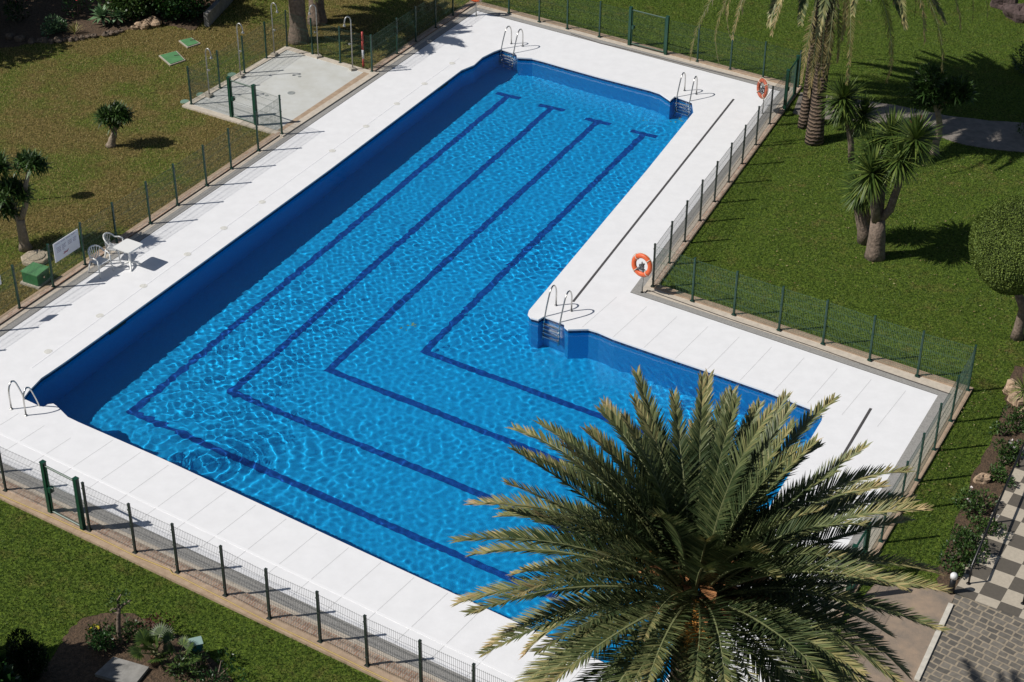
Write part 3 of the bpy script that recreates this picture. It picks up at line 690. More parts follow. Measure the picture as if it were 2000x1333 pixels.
def chair(loc, az, label):
    r = thing('garden_chair', label, 'chair', (0, 0, 0), 'white plastic garden chairs')
    m = MB(); n = 8; top = []
    for i in range(n + 1):
        for j in range(n + 1):
            x = -.22 + .44 * i / n; y = -.2 + .42 * j / n; w = 1 - .08 * (1 - j / n); top.append((x * w, y, .42 - .02 * math.sin(math.pi * i / n) - .015 * math.sin(math.pi * j / n)))
    k = (n + 1) ** 2; bot = [(x, y, z - .018) for x, y, z in top]
    fs = []
    for i in range(n):
        for j in range(n):
            a = i * (n + 1) + j; q_ = (a, a + n + 1, a + n + 2, a + 1); fs.append(q_); fs.append(tuple(k + t for t in q_[::-1]))
    m.add(top + bot, fs)
    m.tube([(-.22, .21, .405), (.22, .21, .405)], .018, 6); m.build('seat', M_white, r)
    m = MB(); arc = []
    for t in np.linspace(0, 1, 19):
        th = math.pi * (t * 1.0); x = .27 * math.cos(th); arc.append((x, -.06 - .22 * math.sin(th), .62 + .20 * math.sin(th) ** .8))
    m.tube([(.26, .2, .60), (.28, .08, .63)] + arc + [(-.28, .08, .63), (-.26, .2, .60)], .024, 8)
    m.build('arm_and_back_rim', M_white, r, True)
    m = MB()
    for s in np.linspace(-.82, .82, 7):
        th = math.pi / 2 - s * 1.25; a = Vector((.27 * math.cos(th), -.06 - .22 * math.sin(th), .62 + .20 * max(0, math.sin(th)) ** .8)); bq = Vector((s * .2, -.19, .42)); mid = (a + bq) / 2 + Vector((0, -.025, 0))
        m.add([a + Vector((-.017, 0, 0)), a + Vector((.017, 0, 0)), mid + Vector((.013, 0, 0)), mid - Vector((.013, 0, 0)), bq + Vector((.016, 0, 0)), bq - Vector((.016, 0, 0))], [(0, 1, 2, 3), (3, 2, 4, 5)])
        m.add([a + Vector((-.017, .008, 0)), a + Vector((.017, .008, 0)), mid + Vector((.013, .008, 0)), mid + Vector((-.013, .008, 0)), bq + Vector((.016, .008, 0)), bq + Vector((-.016, .008, 0))], [(3, 2, 1, 0), (5, 4, 2, 3)])
    m.build('back_slats', M_white, r)
    for sx in (-1, 1):
        m = MB(); m.tube([(sx * .26, .2, .60), (sx * .25, .21, .42), (sx * .28, .26, 0)], [.022, .026, .02], 6); m.build('leg', M_white, r, True)
        m = MB(); m.tube([(sx * .2, -.19, .42), (sx * .25, -.28, 0)], [.028, .02], 6); m.build('leg', M_white, r, True)
    r.location = loc; r.rotation_euler = (0, 0, az); return r
c1 = G(194, 509, .42); c1.z = 0; chair(c1, rad(-33 - 90), 'white plastic armchair nearest the notice board, its back to the fence')
c2 = G(223, 482, .42); c2.z = 0; chair(c2, rad(-8 - 90), 'white plastic armchair tucked behind the small square table')
# ------------------------------------------------------------------ planting helpers
RP = [(0, (.010, .020, .009)), (.35, (.036, .060, .020)), (.6, (.145, .17, .065)), (.82, (.34, .29, .12)), (1, (.46, .32, .17))]
L_palm = leafmat('date_palm_leaf', RP, .52, .05)
L_dead = leafmat('hanging_palm_leaf', [(0, (.05, .05, .015)), (.4, (.17, .15, .05)), (.7, (.38, .28, .13)), (1, (.5, .4, .24))], .6, .2)
L_yucca = leafmat('yucca_leaf', [(0, (.012, .03, .007)), (.5, (.06, .105, .018)), (.8, (.20, .25, .05)), (1, (.34, .27, .12))], .5, .12)
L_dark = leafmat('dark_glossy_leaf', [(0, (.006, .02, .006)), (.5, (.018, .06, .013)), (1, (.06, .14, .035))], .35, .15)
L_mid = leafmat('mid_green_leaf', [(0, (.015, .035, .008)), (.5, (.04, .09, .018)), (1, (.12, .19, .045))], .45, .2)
L_topi = leafmat('clipped_leaf', [(0, (.045, .075, .010)), (.5, (.10, .15, .02)), (1, (.19, .25, .045))], .7, .1)
L_agave = leafmat('pale_agave_leaf', [(0, (.05, .10, .045)), (1, (.18, .30, .14))], .4, .1)
M_sheath = mat('dry_sheath', (.55, .25, .10), .7, noise=.5, nscale=14)
M_stalk = mat('orange_fruit_stalk', (.55, .24, .04), .5, noise=.3, nscale=20)
M_boot = mat('frond_boots', (.24, .13, .07), .9, noise=.6, nscale=12, bump=.04, bscale=15)
M_petiole = mat('frond_midrib', (.20, .22, .10), .45)
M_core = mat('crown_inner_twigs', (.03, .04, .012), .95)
def leaflet(m, p, d, wv, l, w, drop, a):
    mid = p + d * (l * .5); tip = p + d * l - Vector((0, 0, drop)); mid = mid - Vector((0, 0, drop * .22))
    m.add([p - wv * w * .35, p + wv * w * .35, mid + wv * w * .5, mid - wv * w * .5, tip], [(0, 1, 2, 3), (3, 2, 4)], a)
def frond(R, lm, rm, base, az, e0, L, droop, leaf=.5, n=60, w=.032, vee=.35, tone=.45, rr=.028, sway=0., ragged=0.):
    rnd = random
    K = 14; pts = [Vector(base)]; dirs = []; sway_ = rnd.uniform(-sway, sway)
    for i in range(K):
        t = (i + .5) / K; e = e0 - droop * t ** 1.25; a = az + sway_ * t * t
        d = Vector((math.cos(a) * math.cos(e), math.sin(a) * math.cos(e), math.sin(e))); dirs.append(d); pts.append(pts[-1] + d * (L / K))
    rm.tube(pts, [rr * (1 - .85 * i / K) for i in range(K + 1)], 4, False, .5)
    for i in range(n):
        t = .1 + .9 * (i + .5) / n; f = t * K; k = min(int(f), K - 1); p = pts[k] + (pts[k + 1] - pts[k]) * (f - k); T = dirs[k]
        side = Vector((math.sin(az), -math.cos(az), 0)); N_ = side.cross(T)
        if N_.z < 0 and e0 > -1: N_ = -N_
        prof = min(1, .45 + 2.2 * (t - .1)) * (1 - .62 * max(0, t - .45) / .55)
        if t < .2: prof *= .6
        for s in (-1, 1):
            if ragged and rnd.random() < ragged: continue
            ang = rad(64 - 42 * t + rnd.uniform(-7, 7)); lift = vee * (1 - .35 * t) + rnd.uniform(-.14, .14)
            d = (T * math.cos(ang) + side * s * math.sin(ang) + N_ * lift).normalized()
            wv = d.cross(N_).normalized(); wv = (wv * .9 + N_ * rnd.uniform(-.4, .4)).normalized()
            l = leaf * prof * rnd.uniform(.86, 1.08)
            a_ = tone + rnd.uniform(-.16, .16) + .34 * max(0, t - .6) / .4
            leaflet(lm, p, d, wv, l, w, l * l * rnd.uniform(.10, .34), min(.99, max(.01, a_)))
def palm(name_label, base, h, specs, trunk_r, seed, loc_top=None, stalks=0, leafm=None, boots=True, group=None, inner=()):
    random.seed(seed); r = thing('palm_tree', name_label, 'palm tree', base, group)
    top = loc_top or Vector((base.x, base.y, base.z + h)); m = MB(); pts = []; rr = []
    for i in range(25):
        t = i / 24; q = base.lerp(top, t); pts.append((q.x, q.y, q.z - (.1 if i == 0 else 0))); rr.append((trunk_r * (1.25 - .3 * min(1, t * 6)) if t < .17 else trunk_r * (.95 - .12 * t)) * (1 + .04 * (i % 2)))
    m.tube(pts, rr, 16); m.build('trunk', M_trunkpalm if h > 5 else M_bark, r, True)
    m = MB()
    for i in range(70 if boots else 0):
        a = i * 2.4; z = -.9 + 1.0 * i / 70; R_ = trunk_r * (1.05 + .5 * (1 - abs(z + .3)))
        p = top + Vector((R_ * .75 * math.cos(a), R_ * .75 * math.sin(a), z)); d = Vector((math.cos(a), math.sin(a), 1.0)).normalized()
        m.tube([p, p + d * .18, p + d * .32], [.07, .05, .02], 5, True)
    if boots: m.build('frond_stubs', M_boot, r)
    for (az, e0, L, droop, kw) in specs:
        lm, rm = MB(), MB(); lmat = kw.pop('mat', leafm or L_palm)
        b = top + Vector((math.cos(az), math.sin(az), 0)) * trunk_r * .8 + Vector((0, 0, kw.pop('z', 0)))
        frond(None, lm, rm, b, az, e0, L, droop, **kw)
        f = rm.build('frond', M_petiole, r); lm.build('leaflets', lmat, f)
    if inner:
        lm, rm = MB(), MB()
        for (az, e0, L, droop, kw) in inner: frond(None, lm, rm, top + Vector((math.cos(az), math.sin(az), 0)) * trunk_r * .7 + Vector((0, 0, kw.pop('z', 0))), az, e0, L, droop, **kw)
        f = rm.build('inner_fronds', M_petiole, r); f['kind'] = 'stuff'; lf = lm.build('leaflets', L_palm, f); lf['kind'] = 'stuff'
        for i in range(46):
            a = random.uniform(0, 6.28) if i % 2 else rad(random.uniform(-170, -10)); e = rad(random.uniform(10, 60)); d = Vector((math.cos(a) * math.cos(e), math.sin(a) * math.cos(e), math.sin(e))); p = top + Vector((0, 0, random.uniform(.1, .75))) + Vector((d.x, d.y, 0)) * random.uniform(.2, .75); m = MB(); s_ = Vector((-math.sin(a), math.cos(a), 0)); L_ = random.uniform(.4, 1.0); w_ = random.uniform(.06, .13)
            m.add([p - s_ * w_ * .5, p + s_ * w_ * .5, p + d * L_ * .6 + s_ * w_ + Vector((0, 0, .02)), p + d * L_ * .6 - s_ * w_ + Vector((0, 0, .02)), p + d * L_ - Vector((0, 0, .08))], [(0, 1, 2, 3), (3, 2, 4)], .5); m.build('dry_sheath', M_sheath, r)
    for i in range(stalks):
        a = i * 2.1 + .4; m = MB(); d = Vector((math.cos(a), math.sin(a), 0)); p = top + d * .25 + Vector((0, 0, .25)); L = random.uniform(.7, 1.2)
        tip = p + d * L + Vector((0, 0, L * .25))
        m.tube([p, p + d * L * .5 + Vector((0, 0, L * .35)), tip], [.05, .035, .02], 5)
        for k in range(22):
            e = Vector((random.gauss(0, 1), random.gauss(0, 1), random.gauss(-.4, .8))).normalized() * random.uniform(.2, .42); m.tube([tip, tip + e * .6, tip + e - Vector((0, 0, .06))], .007, 3, False)
        m.build('fruit_stalk', M_stalk, r)
    return r
# big date palm in the foreground
top = G(1355, 1172, 6.8); base = Vector((top.x, top.y, -.02)); specs = []
random.seed(11); n = 98
for i in range(n):
    t = (i + .5) / n; az = i * 2.39996 + random.uniform(-.12, .12); e0 = rad(84 - 100 * t ** .92 + random.uniform(-6, 6)); L = (3.0 + 1.25 * min(1, t * 2.6)) * random.uniform(.94, 1.06) * (1 - .17 * min(1, max(0, (t - .4) / .35)))
    specs.append((az, e0, L, rad(random.uniform(24, 52) + 14 * t), dict(leaf=.57, n=112, w=.032, vee=.46, tone=.36 + .16 * t + random.uniform(-.08, .12), sway=.22, z=.4 * (1 - t), rr=.034)))
inner = []
for i in range(46):
    t = (i + .5) / 46
    if math.sin(i * 2.39996 + 1.1) < -.15 and t < .55: continue
    inner.append((i * 2.39996 + 1.1 + random.uniform(-.2, .2), rad(80 - 56 * t + random.uniform(-5, 5)), (3.2 + .8 * t) * random.uniform(.9, 1.08), rad(random.uniform(24, 50)), dict(leaf=.52, n=84, w=.034, vee=.5, tone=.36 + random.uniform(-.1, .15), sway=.2, z=.3 * (1 - t), rr=.03)))
palm('large date palm with a wide grey-green crown in the near right corner', base, 6.8, specs, .36, 5, stalks=15, inner=inner)
# twin palms with hanging skirts
def tall(label, bpx, h, tr, seed, nl, nd, L, nL=60, off=(0, 0), ni=0, tone=.42, mt=None, grp='palms standing behind the pool'):
    random.seed(seed); b = G(*bpx); sp = []
    for i in range(nl):
        t = (i + .5) / nl; sp.append((i * 2.39996 + seed, rad(72 - 72 * t), L * random.uniform(.9, 1.1), rad(random.uniform(40, 62) + 22 * t), dict(leaf=.58, n=nL, w=.06, tone=tone, vee=.25, sway=.3)))
    for i in range(nd):
        az = i * 2.39996 + random.uniform(-.2, .2)
        sp.append((az, rad(random.uniform(0, 30)), L * random.uniform(1.12, 1.5), rad(random.uniform(98, 118)), dict(leaf=.40, n=64, w=.034, tone=random.uniform(.08, .6), vee=.05, mat=L_dead, z=-.2, ragged=.1, sway=.35)))
    inn_ = [(i * 2.39996 + .7, rad(80 - 85 * i / max(1, ni)), L * random.uniform(.75, 1.0), rad(random.uniform(35, 60)), dict(leaf=.6, n=60, w=.08, tone=tone - .1, vee=.3, sway=.3)) for i in range(ni)]
    return palm(label, b, h, sp, tr, seed, loc_top=b + Vector((off[0], off[1], h)), leafm=L_palm, group=grp, boots=tr < .34, inner=inn_)
tall('tall thick-trunked palm right of its slimmer twin, dead fronds hanging over the deck', (1590, 278), 7.0, .27, 3, 60, 26, 5.0, 84, (.3, 1.9), 50)
r = tall('slimmer of the two tall palms behind the gate, straw fronds down its trunk', (1569, 248), 6.8, .17, 9, 24, 10, 3.4, off=(.4, 1.6))
random.seed(21)
for k, (x0, x1, y0, y1) in enumerate(((1585, 1583, -10, 150), (1578, 1580, 10, 175), (1591, 1588, 20, 165), (1572, 1576, 5, 120), (1598, 1592, -20, 110))):   # dead fronds lying against the trunks
    b0 = G(1582, 262); z0, z1 = H_(b0, 0, y0), H_(b0, 0, y1); lm, rm = MB(), MB(); off = Vector(((k - 2) * .16, -.28, 0))
    p0 = Vector((b0.x, b0.y, z0)) + off
    frond(None, lm, rm, p0, rad(-90 + 20 * (k - 2)), rad(-75), z0 - z1, rad(14), leaf=.30, n=60, w=.03, tone=.42, vee=.1, ragged=.15)
    f = rm.build('hanging_frond', M_petiole, r); lm.build('leaflets', L_dead, f)
tall('spiky tree with a thick brown trunk behind the shower pad, left one of the pair', (584, 80), 3.7, .35, 14, 34, 0, 2.2)
tall('spiky tree with a thick brown trunk, set further back behind the shower pad', (620, 44), 3.5, .33, 17, 30, 0, 2.0)

# leaf masses
def clump(m, c, r, n, l, w, tone=.5, up=.5, shell=.55):
    c = Vector(c)
    for _ in range(n):
        d = Vector((random.gauss(0, 1), random.gauss(0, 1), random.gauss(0, 1))).normalized(); q = random.uniform(shell, 1) ** .6
        p = c + Vector((d.x * r[0], d.y * r[1], d.z * r[2])) * q
        a = (d + Vector((random.gauss(0, .6), random.gauss(0, .6), random.gauss(up, .5)))).normalized(); s = a.cross(Vector((random.gauss(0, 1), random.gauss(0, 1), random.gauss(0, 1)))).normalized()
        ll = l * random.uniform(.7, 1.2); ww = w * random.uniform(.8, 1.2); t = min(.99, max(.01, tone + random.uniform(-.4, .4)))
        m.add([p, p + a * ll * .5 + s * ww * .5, p + a * ll, p + a * ll * .5 - s * ww * .5], [(0, 1, 2, 3)], t)
def rosette(m, c, n, L, w, lo=-80, hi=85, tone=.5, axis=None, drop=.25):
    c = Vector(c)
    for i in range(n):
        t = (i + .5) / n; az = i * 2.39996 + random.uniform(-.2, .2); e = rad(hi + (lo - hi) * t ** .85 + random.uniform(-8, 8))
        d = Vector((math.cos(az) * math.cos(e), math.sin(az) * math.cos(e), math.sin(e))); l = L * random.uniform(.8, 1.1)
        N_ = d.cross(Vector((0, 0, 1))); N_ = N_.normalized() if N_.length > .01 else Vector((1, 0, 0)); tn = tone + random.uniform(-.2, .25) + (.1 if e < rad(-45) else 0)
        p = c + d * .04; md = p + d * l * .5; tp = p + d * l - Vector((0, 0, drop * l * random.uniform(.2, 1) * math.cos(e)))
        m.add([p - N_ * w * .3, p + N_ * w * .3, md + N_ * w * .5, md - N_ * w * .5, tp], [(0, 1, 2, 3), (3, 2, 4)], min(.99, max(.01, tn)))
def shrub(name, label, px, py, r, h, n, l, w, lm, tone=.5, group=None, flowers=None, cat='shrub', up=.5, stems=True, zc=None):
    random.seed(int(px * 7 + py)); g = G(px, py); t = thing(name, label, cat, g, group); m = MB(); k = max(2, int(r / .3))
    for i in range(k * k + 1):
        a = random.uniform(0, 6.28); q = random.uniform(0, .55 if r > .6 else 1.0) * r; rr = r * random.uniform(.35, .7)
        clump(m, (g.x + q * math.cos(a), g.y + q * math.sin(a), h * random.uniform(.3, .62)), (rr, rr, h * random.uniform(.3, .55)), n // (k * k + 1), l, w, tone + random.uniform(-.12, .12), up)
    m.build('foliage', lm, t); m = MB()
    for i in range(5):
        a = i * 1.3; m.tube([(g.x, g.y, -.03), (g.x + r * .25 * math.cos(a), g.y + r * .25 * math.sin(a), h * .3), (g.x + r * .5 * math.cos(a), g.y + r * .5 * math.sin(a), h * .65)], [.025, .018, .008], 5)
    m.build('stem', M_bark, t)
    if flowers:
        m = MB()
        for i in range(flowers[1]):
            a = random.uniform(0, 6.28); q = random.uniform(.2, .95) * r; clump(m, (g.x + q * math.cos(a), g.y + q * math.sin(a), h * random.uniform(.6, 1)), (.03, .03, .03), 6, .07, .06, .5, .5, 0)
        m.build('flower', flowers[0], t)
    return t
def tree(name, label, base, limbs, clumps, tm, lm, cat='tree', lw=(.15, .04), tone=.5, up=.4, seed=1, group=None, tufts=()):
    random.seed(seed); t = thing(name, label, cat, base, group)
    for i, (pts, rr) in enumerate(limbs):
        m = MB(); P0 = [Vector(p) for p in pts]; Q = []
        for a, b in zip(P0, P0[1:]):
            for s in (0, .33, .66): Q.append(a.lerp(b, s) + (Vector((random.uniform(-1, 1), random.uniform(-1, 1), 0)) * rr[0] * .12 if Q else Vector((0, 0, 0))))
        Q.append(P0[-1]); R_ = [rr[0] + (rr[1] - rr[0]) * k / (len(Q) - 1) for k in range(len(Q))]
        if i == 0: R_[0] *= 1.35
        m.tube(Q, R_, 10); m.build('trunk' if i == 0 else 'limb', tm, t, True)
    m = MB()
    for c, r, n in clumps: clump(m, c, r, n, lw[0], lw[1], tone, up, .2)
    for c, r, k in tufts:
        c = Vector(c)
        for _ in range(k):
            d = Vector((random.gauss(0, 1), random.gauss(0, 1), abs(random.gauss(.3, .8)))).normalized(); q = random.uniform(.5, 1)
            rosette(m, c + Vector((d.x * r[0], d.y * r[1], d.z * r[2] - r[2] * .3)) * q * random.uniform(.8, 1.25), 20, random.uniform(.24, .40), .05, -50, 85, random.uniform(.1, .75), drop=.2)
    m.build('crown', lm, t); return t
def at_h(b, px, py, dy=0):
    """point above the ground point b's depth that is seen at px,py"""
    d = ray(px, py); t = (b.y + dy) / d.y; return Vector((d.x * t, b.y + dy, CH + d.z * t))

# left lawn trees
b = G(50, 486); A = lambda x, y: at_h(b, x, y)
tree('garden_tree', 'forked small tree with dark leaf tufts on the dry lawn behind the notice board', b,
     [([b, A(44, 455), A(40, 428)], (.17, .13)), ([A(40, 428), A(50, 400), A(50, 362), A(56, 335)], (.11, .05)), ([A(42, 435), A(20, 415), A(8, 395)], (.12, .06)), ([A(8, 395), A(-20, 370), A(-25, 330)], (.08, .04)), ([A(30, 425), A(28, 400), A(20, 380)], (.07, .04))],
     [], M_bark2, L_mid, seed=3, tufts=[(A(57, 322), (.42, .42, .42), 34), (A(18, 375), (.5, .48, .5), 42), (A(-12, 325), (.45, .45, .4), 34), (A(-45, 380), (.6, .6, .6), 40), (A(20, 410), (.3, .3, .25), 12)])
b = G(217, 285); A = lambda x, y: at_h(b, x, y)
tree('garden_tree', 'small stubby tree with a tuft of dark leaves alone on the dry lawn', b,
     [([b, A(220, 272), A(223, 258)], (.15, .10)), ([A(223, 258), A(212, 243)], (.07, .04)), ([A(223, 258), A(236, 240)], (.07, .04)), ([A(222, 258), A(224, 236)], (.07, .04))],
     [], M_bark2, L_mid, seed=4, tufts=[(A(205, 228), (.22, .3, .2), 12), (A(241, 227), (.22, .3, .2), 12), (A(223, 221), (.35, .35, .2), 16), (A(223, 240), (.2, .22, .2), 8)])
# right lawn: yuccas
def yucca(label, base, stems, heads, seed):
    random.seed(seed); t = thing('yucca_tree', label, 'yucca', base)
    for i, (pts, rr) in enumerate(stems):
        m = MB(); P0 = [Vector(p) for p in pts]; m.tube(P0, [rr[0] + (rr[1] - rr[0]) * k / (len(P0) - 1) for k in range(len(P0))], 12); m.build('trunk' if i == 0 else 'limb', M_bark, t, True)
    for c, L, n in heads:
        m = MB(); rosette(m, c, int(n * 2.3), L * .92, .062, -84, 86, .46, drop=.14); m.build('leaf_head', L_yucca, t)
b = G(1710, 502); A = lambda x, y, dy=0: at_h(b, x, y, dy)
yucca('many-headed yucca with a swollen grey trunk on the right lawn', b,
      [([A(1708, 506), A(1710, 490), A(1713, 460), A(1715, 428)], (.34, .22)), ([A(1713, 440), A(1708, 400, -.2), A(1702, 350, -.35)], (.17, .09)), ([A(1716, 430), A(1722, 380, .3), A(1740, 290, .6)], (.14, .08)),
       ([A(1715, 432), A(1738, 410), A(1750, 375), A(1766, 330), A(1786, 280)], (.15, .08)), ([A(1714, 430), A(1716, 360, .3), A(1708, 305, .5)], (.12, .08))],
      [(A(1703, 338, -.35), 1.0, 120), (A(1706, 300, .5), .9, 110), (A(1742, 266, .6), 1.0, 120), (A(1788, 272, -.2), 1.05, 130), (A(1756, 312, -.5), .9, 90), (A(1728, 300, 1.1), .9, 90)], 6)
b = G(1690, 472); A = lambda x, y: at_h(b, x, y)
yucca('yucca with one drooping head behind the many-headed one', b, [([A(1690, 474), A(1688, 450), A(1680, 420), A(1674, 390)], (.27, .13)), ([A(1690, 440), A(1698, 410), A(1700, 390)], (.14, .08))],
      [(A(1682, 368), .9, 120), (A(1700, 380), .7, 60)], 8)
b = G(1663, 318); A = lambda x, y: at_h(b, x, y)
yucca('slender two-headed yucca with brown hanging leaves beside the twin palms', b, [([b, A(1662, 280), A(1655, 235), A(1648, 200)], (.12, .08)), ([A(1660, 262), A(1676, 245), A(1686, 232)], (.08, .06))],
      [(A(1647, 192), .98, 130), (A(1650, 212), .85, 70), (A(1686, 226), .85, 100)], 12)
b = G(1825, 300); A = lambda x, y: at_h(b, x, y)
tree('garden_tree', 'slim pale-trunked tree with leaf tufts in front of the dark palm shadow', b,
     [([b, A(1830, 275), A(1836, 245), A(1830, 215)], (.14, .10)), ([A(1832, 225), A(1822, 195), A(1812, 165)], (.08, .04)), ([A(1833, 220), A(1845, 200), A(1872, 195)], (.07, .04)), ([A(1834, 222), A(1835, 190), A(1832, 165)], (.06, .04))],
     [(A(1808, 180), (.5, .45, .45), 700), (A(1815, 150), (.45, .4, .35), 500), (A(1872, 178), (.5, .45, .4), 700), (A(1845, 190), (.4, .4, .35), 450), (A(1805, 198), (.3, .3, .3), 250)], M_bark2, L_mid, lw=(.22, .06), tone=.35, seed=9, up=.5, tufts=[(A(1808, 172), (.45, .45, .5), 16), (A(1872, 178), (.5, .45, .3), 16)])
# clipped ball tree
b = G(1986, 660); c = at_h(b, 1992, 481); Rb = 1.38
t = thing('ball_tree', 'clipped ball-shaped tree on a bare trunk at the right edge', 'tree', b)
m = MB(); m.tube([b - Vector((0, 0, .05)), b + Vector((0, 0, .3)), b + Vector((.02, 0, 1.0)), Vector((c.x, c.y, c.z - Rb * .8))], [.20, .15, .13, .12], 12); m.build('trunk', M_bark, t, True)
random.seed(31); m = MB()
for _ in range(62000):
    d = Vector((random.gauss(0, 1), random.gauss(0, 1), random.gauss(0, 1))).normalized()
    bump_ = 1 + .025 * math.sin(7 * d.x + 3 * d.z) + .02 * math.sin(9 * d.y - 5 * d.z)
    p = c + Vector((d.x, d.y, d.z * .98)) * Rb * bump_ * random.uniform(.965, 1.0)
    a = (d * .7 + Vector((random.gauss(0, .7), random.gauss(0, .7), random.gauss(0, .7)))).normalized(); s = a.cross(d + Vector((.01, .3, .2))).normalized(); l = random.uniform(.04, .062)
    m.add([p, p + a * l * .5 + s * .016, p + a * l, p + a * l * .5 - s * .016], [(0, 1, 2, 3)], random.random())
cr = m.build('crown', L_topi, t)
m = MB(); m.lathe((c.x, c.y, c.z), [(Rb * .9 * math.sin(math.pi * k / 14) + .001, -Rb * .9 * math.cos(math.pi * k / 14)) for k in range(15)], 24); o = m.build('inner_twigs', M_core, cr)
# ------------------------------------------------------------------ soil beds, paths
def flat(name, pts, z, mt, jitter=0, n_sub=1):
    random.seed(len(pts)); q = [G(*p).xy for p in pts]; out = []
    for i, a in enumerate(q):
        b_ = q[(i + 1) % len(q)]
        for s in range(n_sub): out.append(a.lerp(b_, s / n_sub) + Vector((random.uniform(-jitter, jitter), random.uniform(-jitter, jitter))))
    if area(out) < 0: out.reverse()
    m = sheet(out, z); skirt(out, z - .06, z, m); return struct(m.build(name, mt))
M_path = mat('grey_path_concrete', (.25, .22, .19), .9, noise=.35, nscale=3, bump=.006, bscale=25)
flat('garden_path', [(1562, 180), (1620, 188), (1700, 198), (1770, 210), (1850, 226), (1930, 236), (2040, 244), (2040, 300), (1940, 292), (1880, 282), (1820, 262), (1770, 244), (1700, 240), (1600, 232), (1548, 222)], .004, M_path, .03, 3)
flat('right_flower_bed', [(1985, 715), (1960, 762), (1966, 790), (1945, 842), (1912, 905), (1880, 975), (1858, 1040), (1838, 1100), (1826, 1152), (1862, 1164), (1893, 1100), (1990, 893), (2060, 745), (2040, 715)], -.005, M_soil, .06, 5)
flat('near_flower_bed', [(118, 1262), (135, 1228), (170, 1206), (215, 1197), (262, 1200), (300, 1214), (345, 1240), (395, 1272), (440, 1310), (470, 1350), (400, 1420), (100, 1420), (60, 1330)], -.005, M_soil, .06, 5)
flat('far_flower_bed', [(-60, 98), (30, 92), (75, 82), (130, 79), (190, 71), (250, 58), (300, 46), (345, 52), (380, 60), (420, 20), (420, -60), (-60, -60)], -.005, M_soil, .08, 5)
M_tan2 = mat('sandy_concrete', (.33, .245, .175), .9, col2=(.19, .16, .13), nscale=1.6, bump=.006, bscale=25)
flat('corner_pavement', [(1826, 1152), (1866, 1161), (1857, 1182), (1798, 1312), (1770, 1370), (1650, 1330), (1640, 1240), (1668, 1185), (1730, 1118), (1760, 1130)], .0, M_tan2)
k0, k1 = G(1857, 1182).xy, G(1790, 1330).xy; m = MB(); strip(m, k0, k1, .12, -.03, .05); struct(m.build('white_kerb', mat('kerb_white_stone', (.62, .58, .5), .8, noise=.2)))
flat('cobbled_paving', [(1866, 1161), (2080, 1232), (2080, 1420), (1745, 1420), (1796, 1318), (1858, 1184)], .004, M_cobble)
o0 = G(1926, 1136); e1 = (G(1965, 1150) - o0); azc = math.atan2(e1.y, e1.x); lz = Matrix.Rotation(-azc, 3, 'Z')
loc = lambda px, py: (lz @ (G(px, py) - o0)).xy
q = [loc(*p) for p in ((1866, 1160), (1926, 1181), (1985, 1203), (2080, 1236))]; TS = .53
y0 = -.88; poly = [Vector(p) for p in ((q[0].x - .05, q[0].y), (q[3].x, q[0].y - .05), (q[3].x, 9.5), (loc(2052, 762).x, 9.5), loc(1990, 893))]
m = sheet(poly, .012); o = struct(m.build('chequered_path', M_check)); o.location = o0; o.rotation_euler = (0, 0, azc); o.scale = (TS / .505, TS / .505, 1); 
for v in o.data.vertices: v.co.x *= .505 / TS; v.co.y *= .505 / TS
# handrails, bollard
def rail(label, bs, h):
    B_ = [G(*p) for p in bs]; r = thing('handrail', label, 'handrail', B_[0])
    for p in B_:
        m = MB(); m.tube([(p.x, p.y, 0), (p.x, p.y, h)], .025, 8); m.lathe((p.x, p.y, .012), [(.06, 0), (.05, .015)], 10); m.build('rail_post', M_black, r, True)
    m = MB(); P_ = [Vector((p.x, p.y, h)) for p in B_]; d = (P_[-1] - P_[-2]); P_.append(P_[-1] + d * .6); m.tube(P_, .028, 8); m.build('top_rail', M_black, r, True)
rail('black handrail between the flower bed and the chequered path', [(1891.6, 1141), (1941, 1022), (1988, 912.5), (2030, 815)], .55)
rail('black handrail at the far right edge, past the chequered tiles', [(1998, 1180), (2050, 1065), (2095, 960)], .85)
g = G(1857, 1158); r = thing('bollard_light', 'small black bollard light with a white head at the corner of the bed', 'bollard light', g)
m = MB(); m.lathe((g.x, g.y, 0), [(.075, -.02), (.07, .45)], 16); m.build('body', M_black, r, True)
m = MB(); m.lathe((g.x, g.y, .45), [(.085, 0), (.085, .09), (.06, .13), (.01, .14)], 16); m.build('lamp_head', M_lampglass, r, True)
# rocks
def rock(label, px, py, s, mt=None, group=None, z=.3, name='rock'):
    random.seed(int(px * 3 + py)); g = G(px, py); m = MB(); n, k = 12, 8; vs = []; ph = [random.uniform(0, 6) for _ in range(6)]
    for i in range(k + 1):
        th = math.pi * i / k
        for j in range(n):
            a = 2 * math.pi * j / n; f = 1 + .18 * math.sin(2 * a + ph[0]) + .14 * math.sin(3 * a + ph[1] + 2 * th) + .12 * math.sin(4 * th + ph[2]) + random.uniform(-.08, .08)
            vs.append((g.x + s * f * math.sin(th) * math.cos(a), g.y + s * f * .8 * math.sin(th) * math.sin(a), s * z + s * .75 * f * math.cos(th)))
    m.add(vs, [(i * n + j, (i + 1) * n + j, (i + 1) * n + (j + 1) % n, i * n + (j + 1) % n) for i in range(k) for j in range(n)])
    tag(m.build(name, mt or M_rock, None, False, loc=g), label, 'rock', group)
rock('pale rock alone on the soil strip beside the grass edge', 1918, 940, .20)
rock('largest pale rock behind the small spiky plant at the right edge', 1978, 768, .30)
rock('pale rock just below the largest one at the right edge', 1984, 786, .24)
rock('small orange rock at the right edge beside the spiky plant', 1999, 812, .2)
rock('dark rugged stump in the top right corner, left lobe', 1962, 14, .55, M_darkrock, None, .3, 'tree_stump')
rock('dark rugged stump in the top right corner, right lobe', 1992, 38, .6, M_darkrock, None, .3, 'tree_stump')
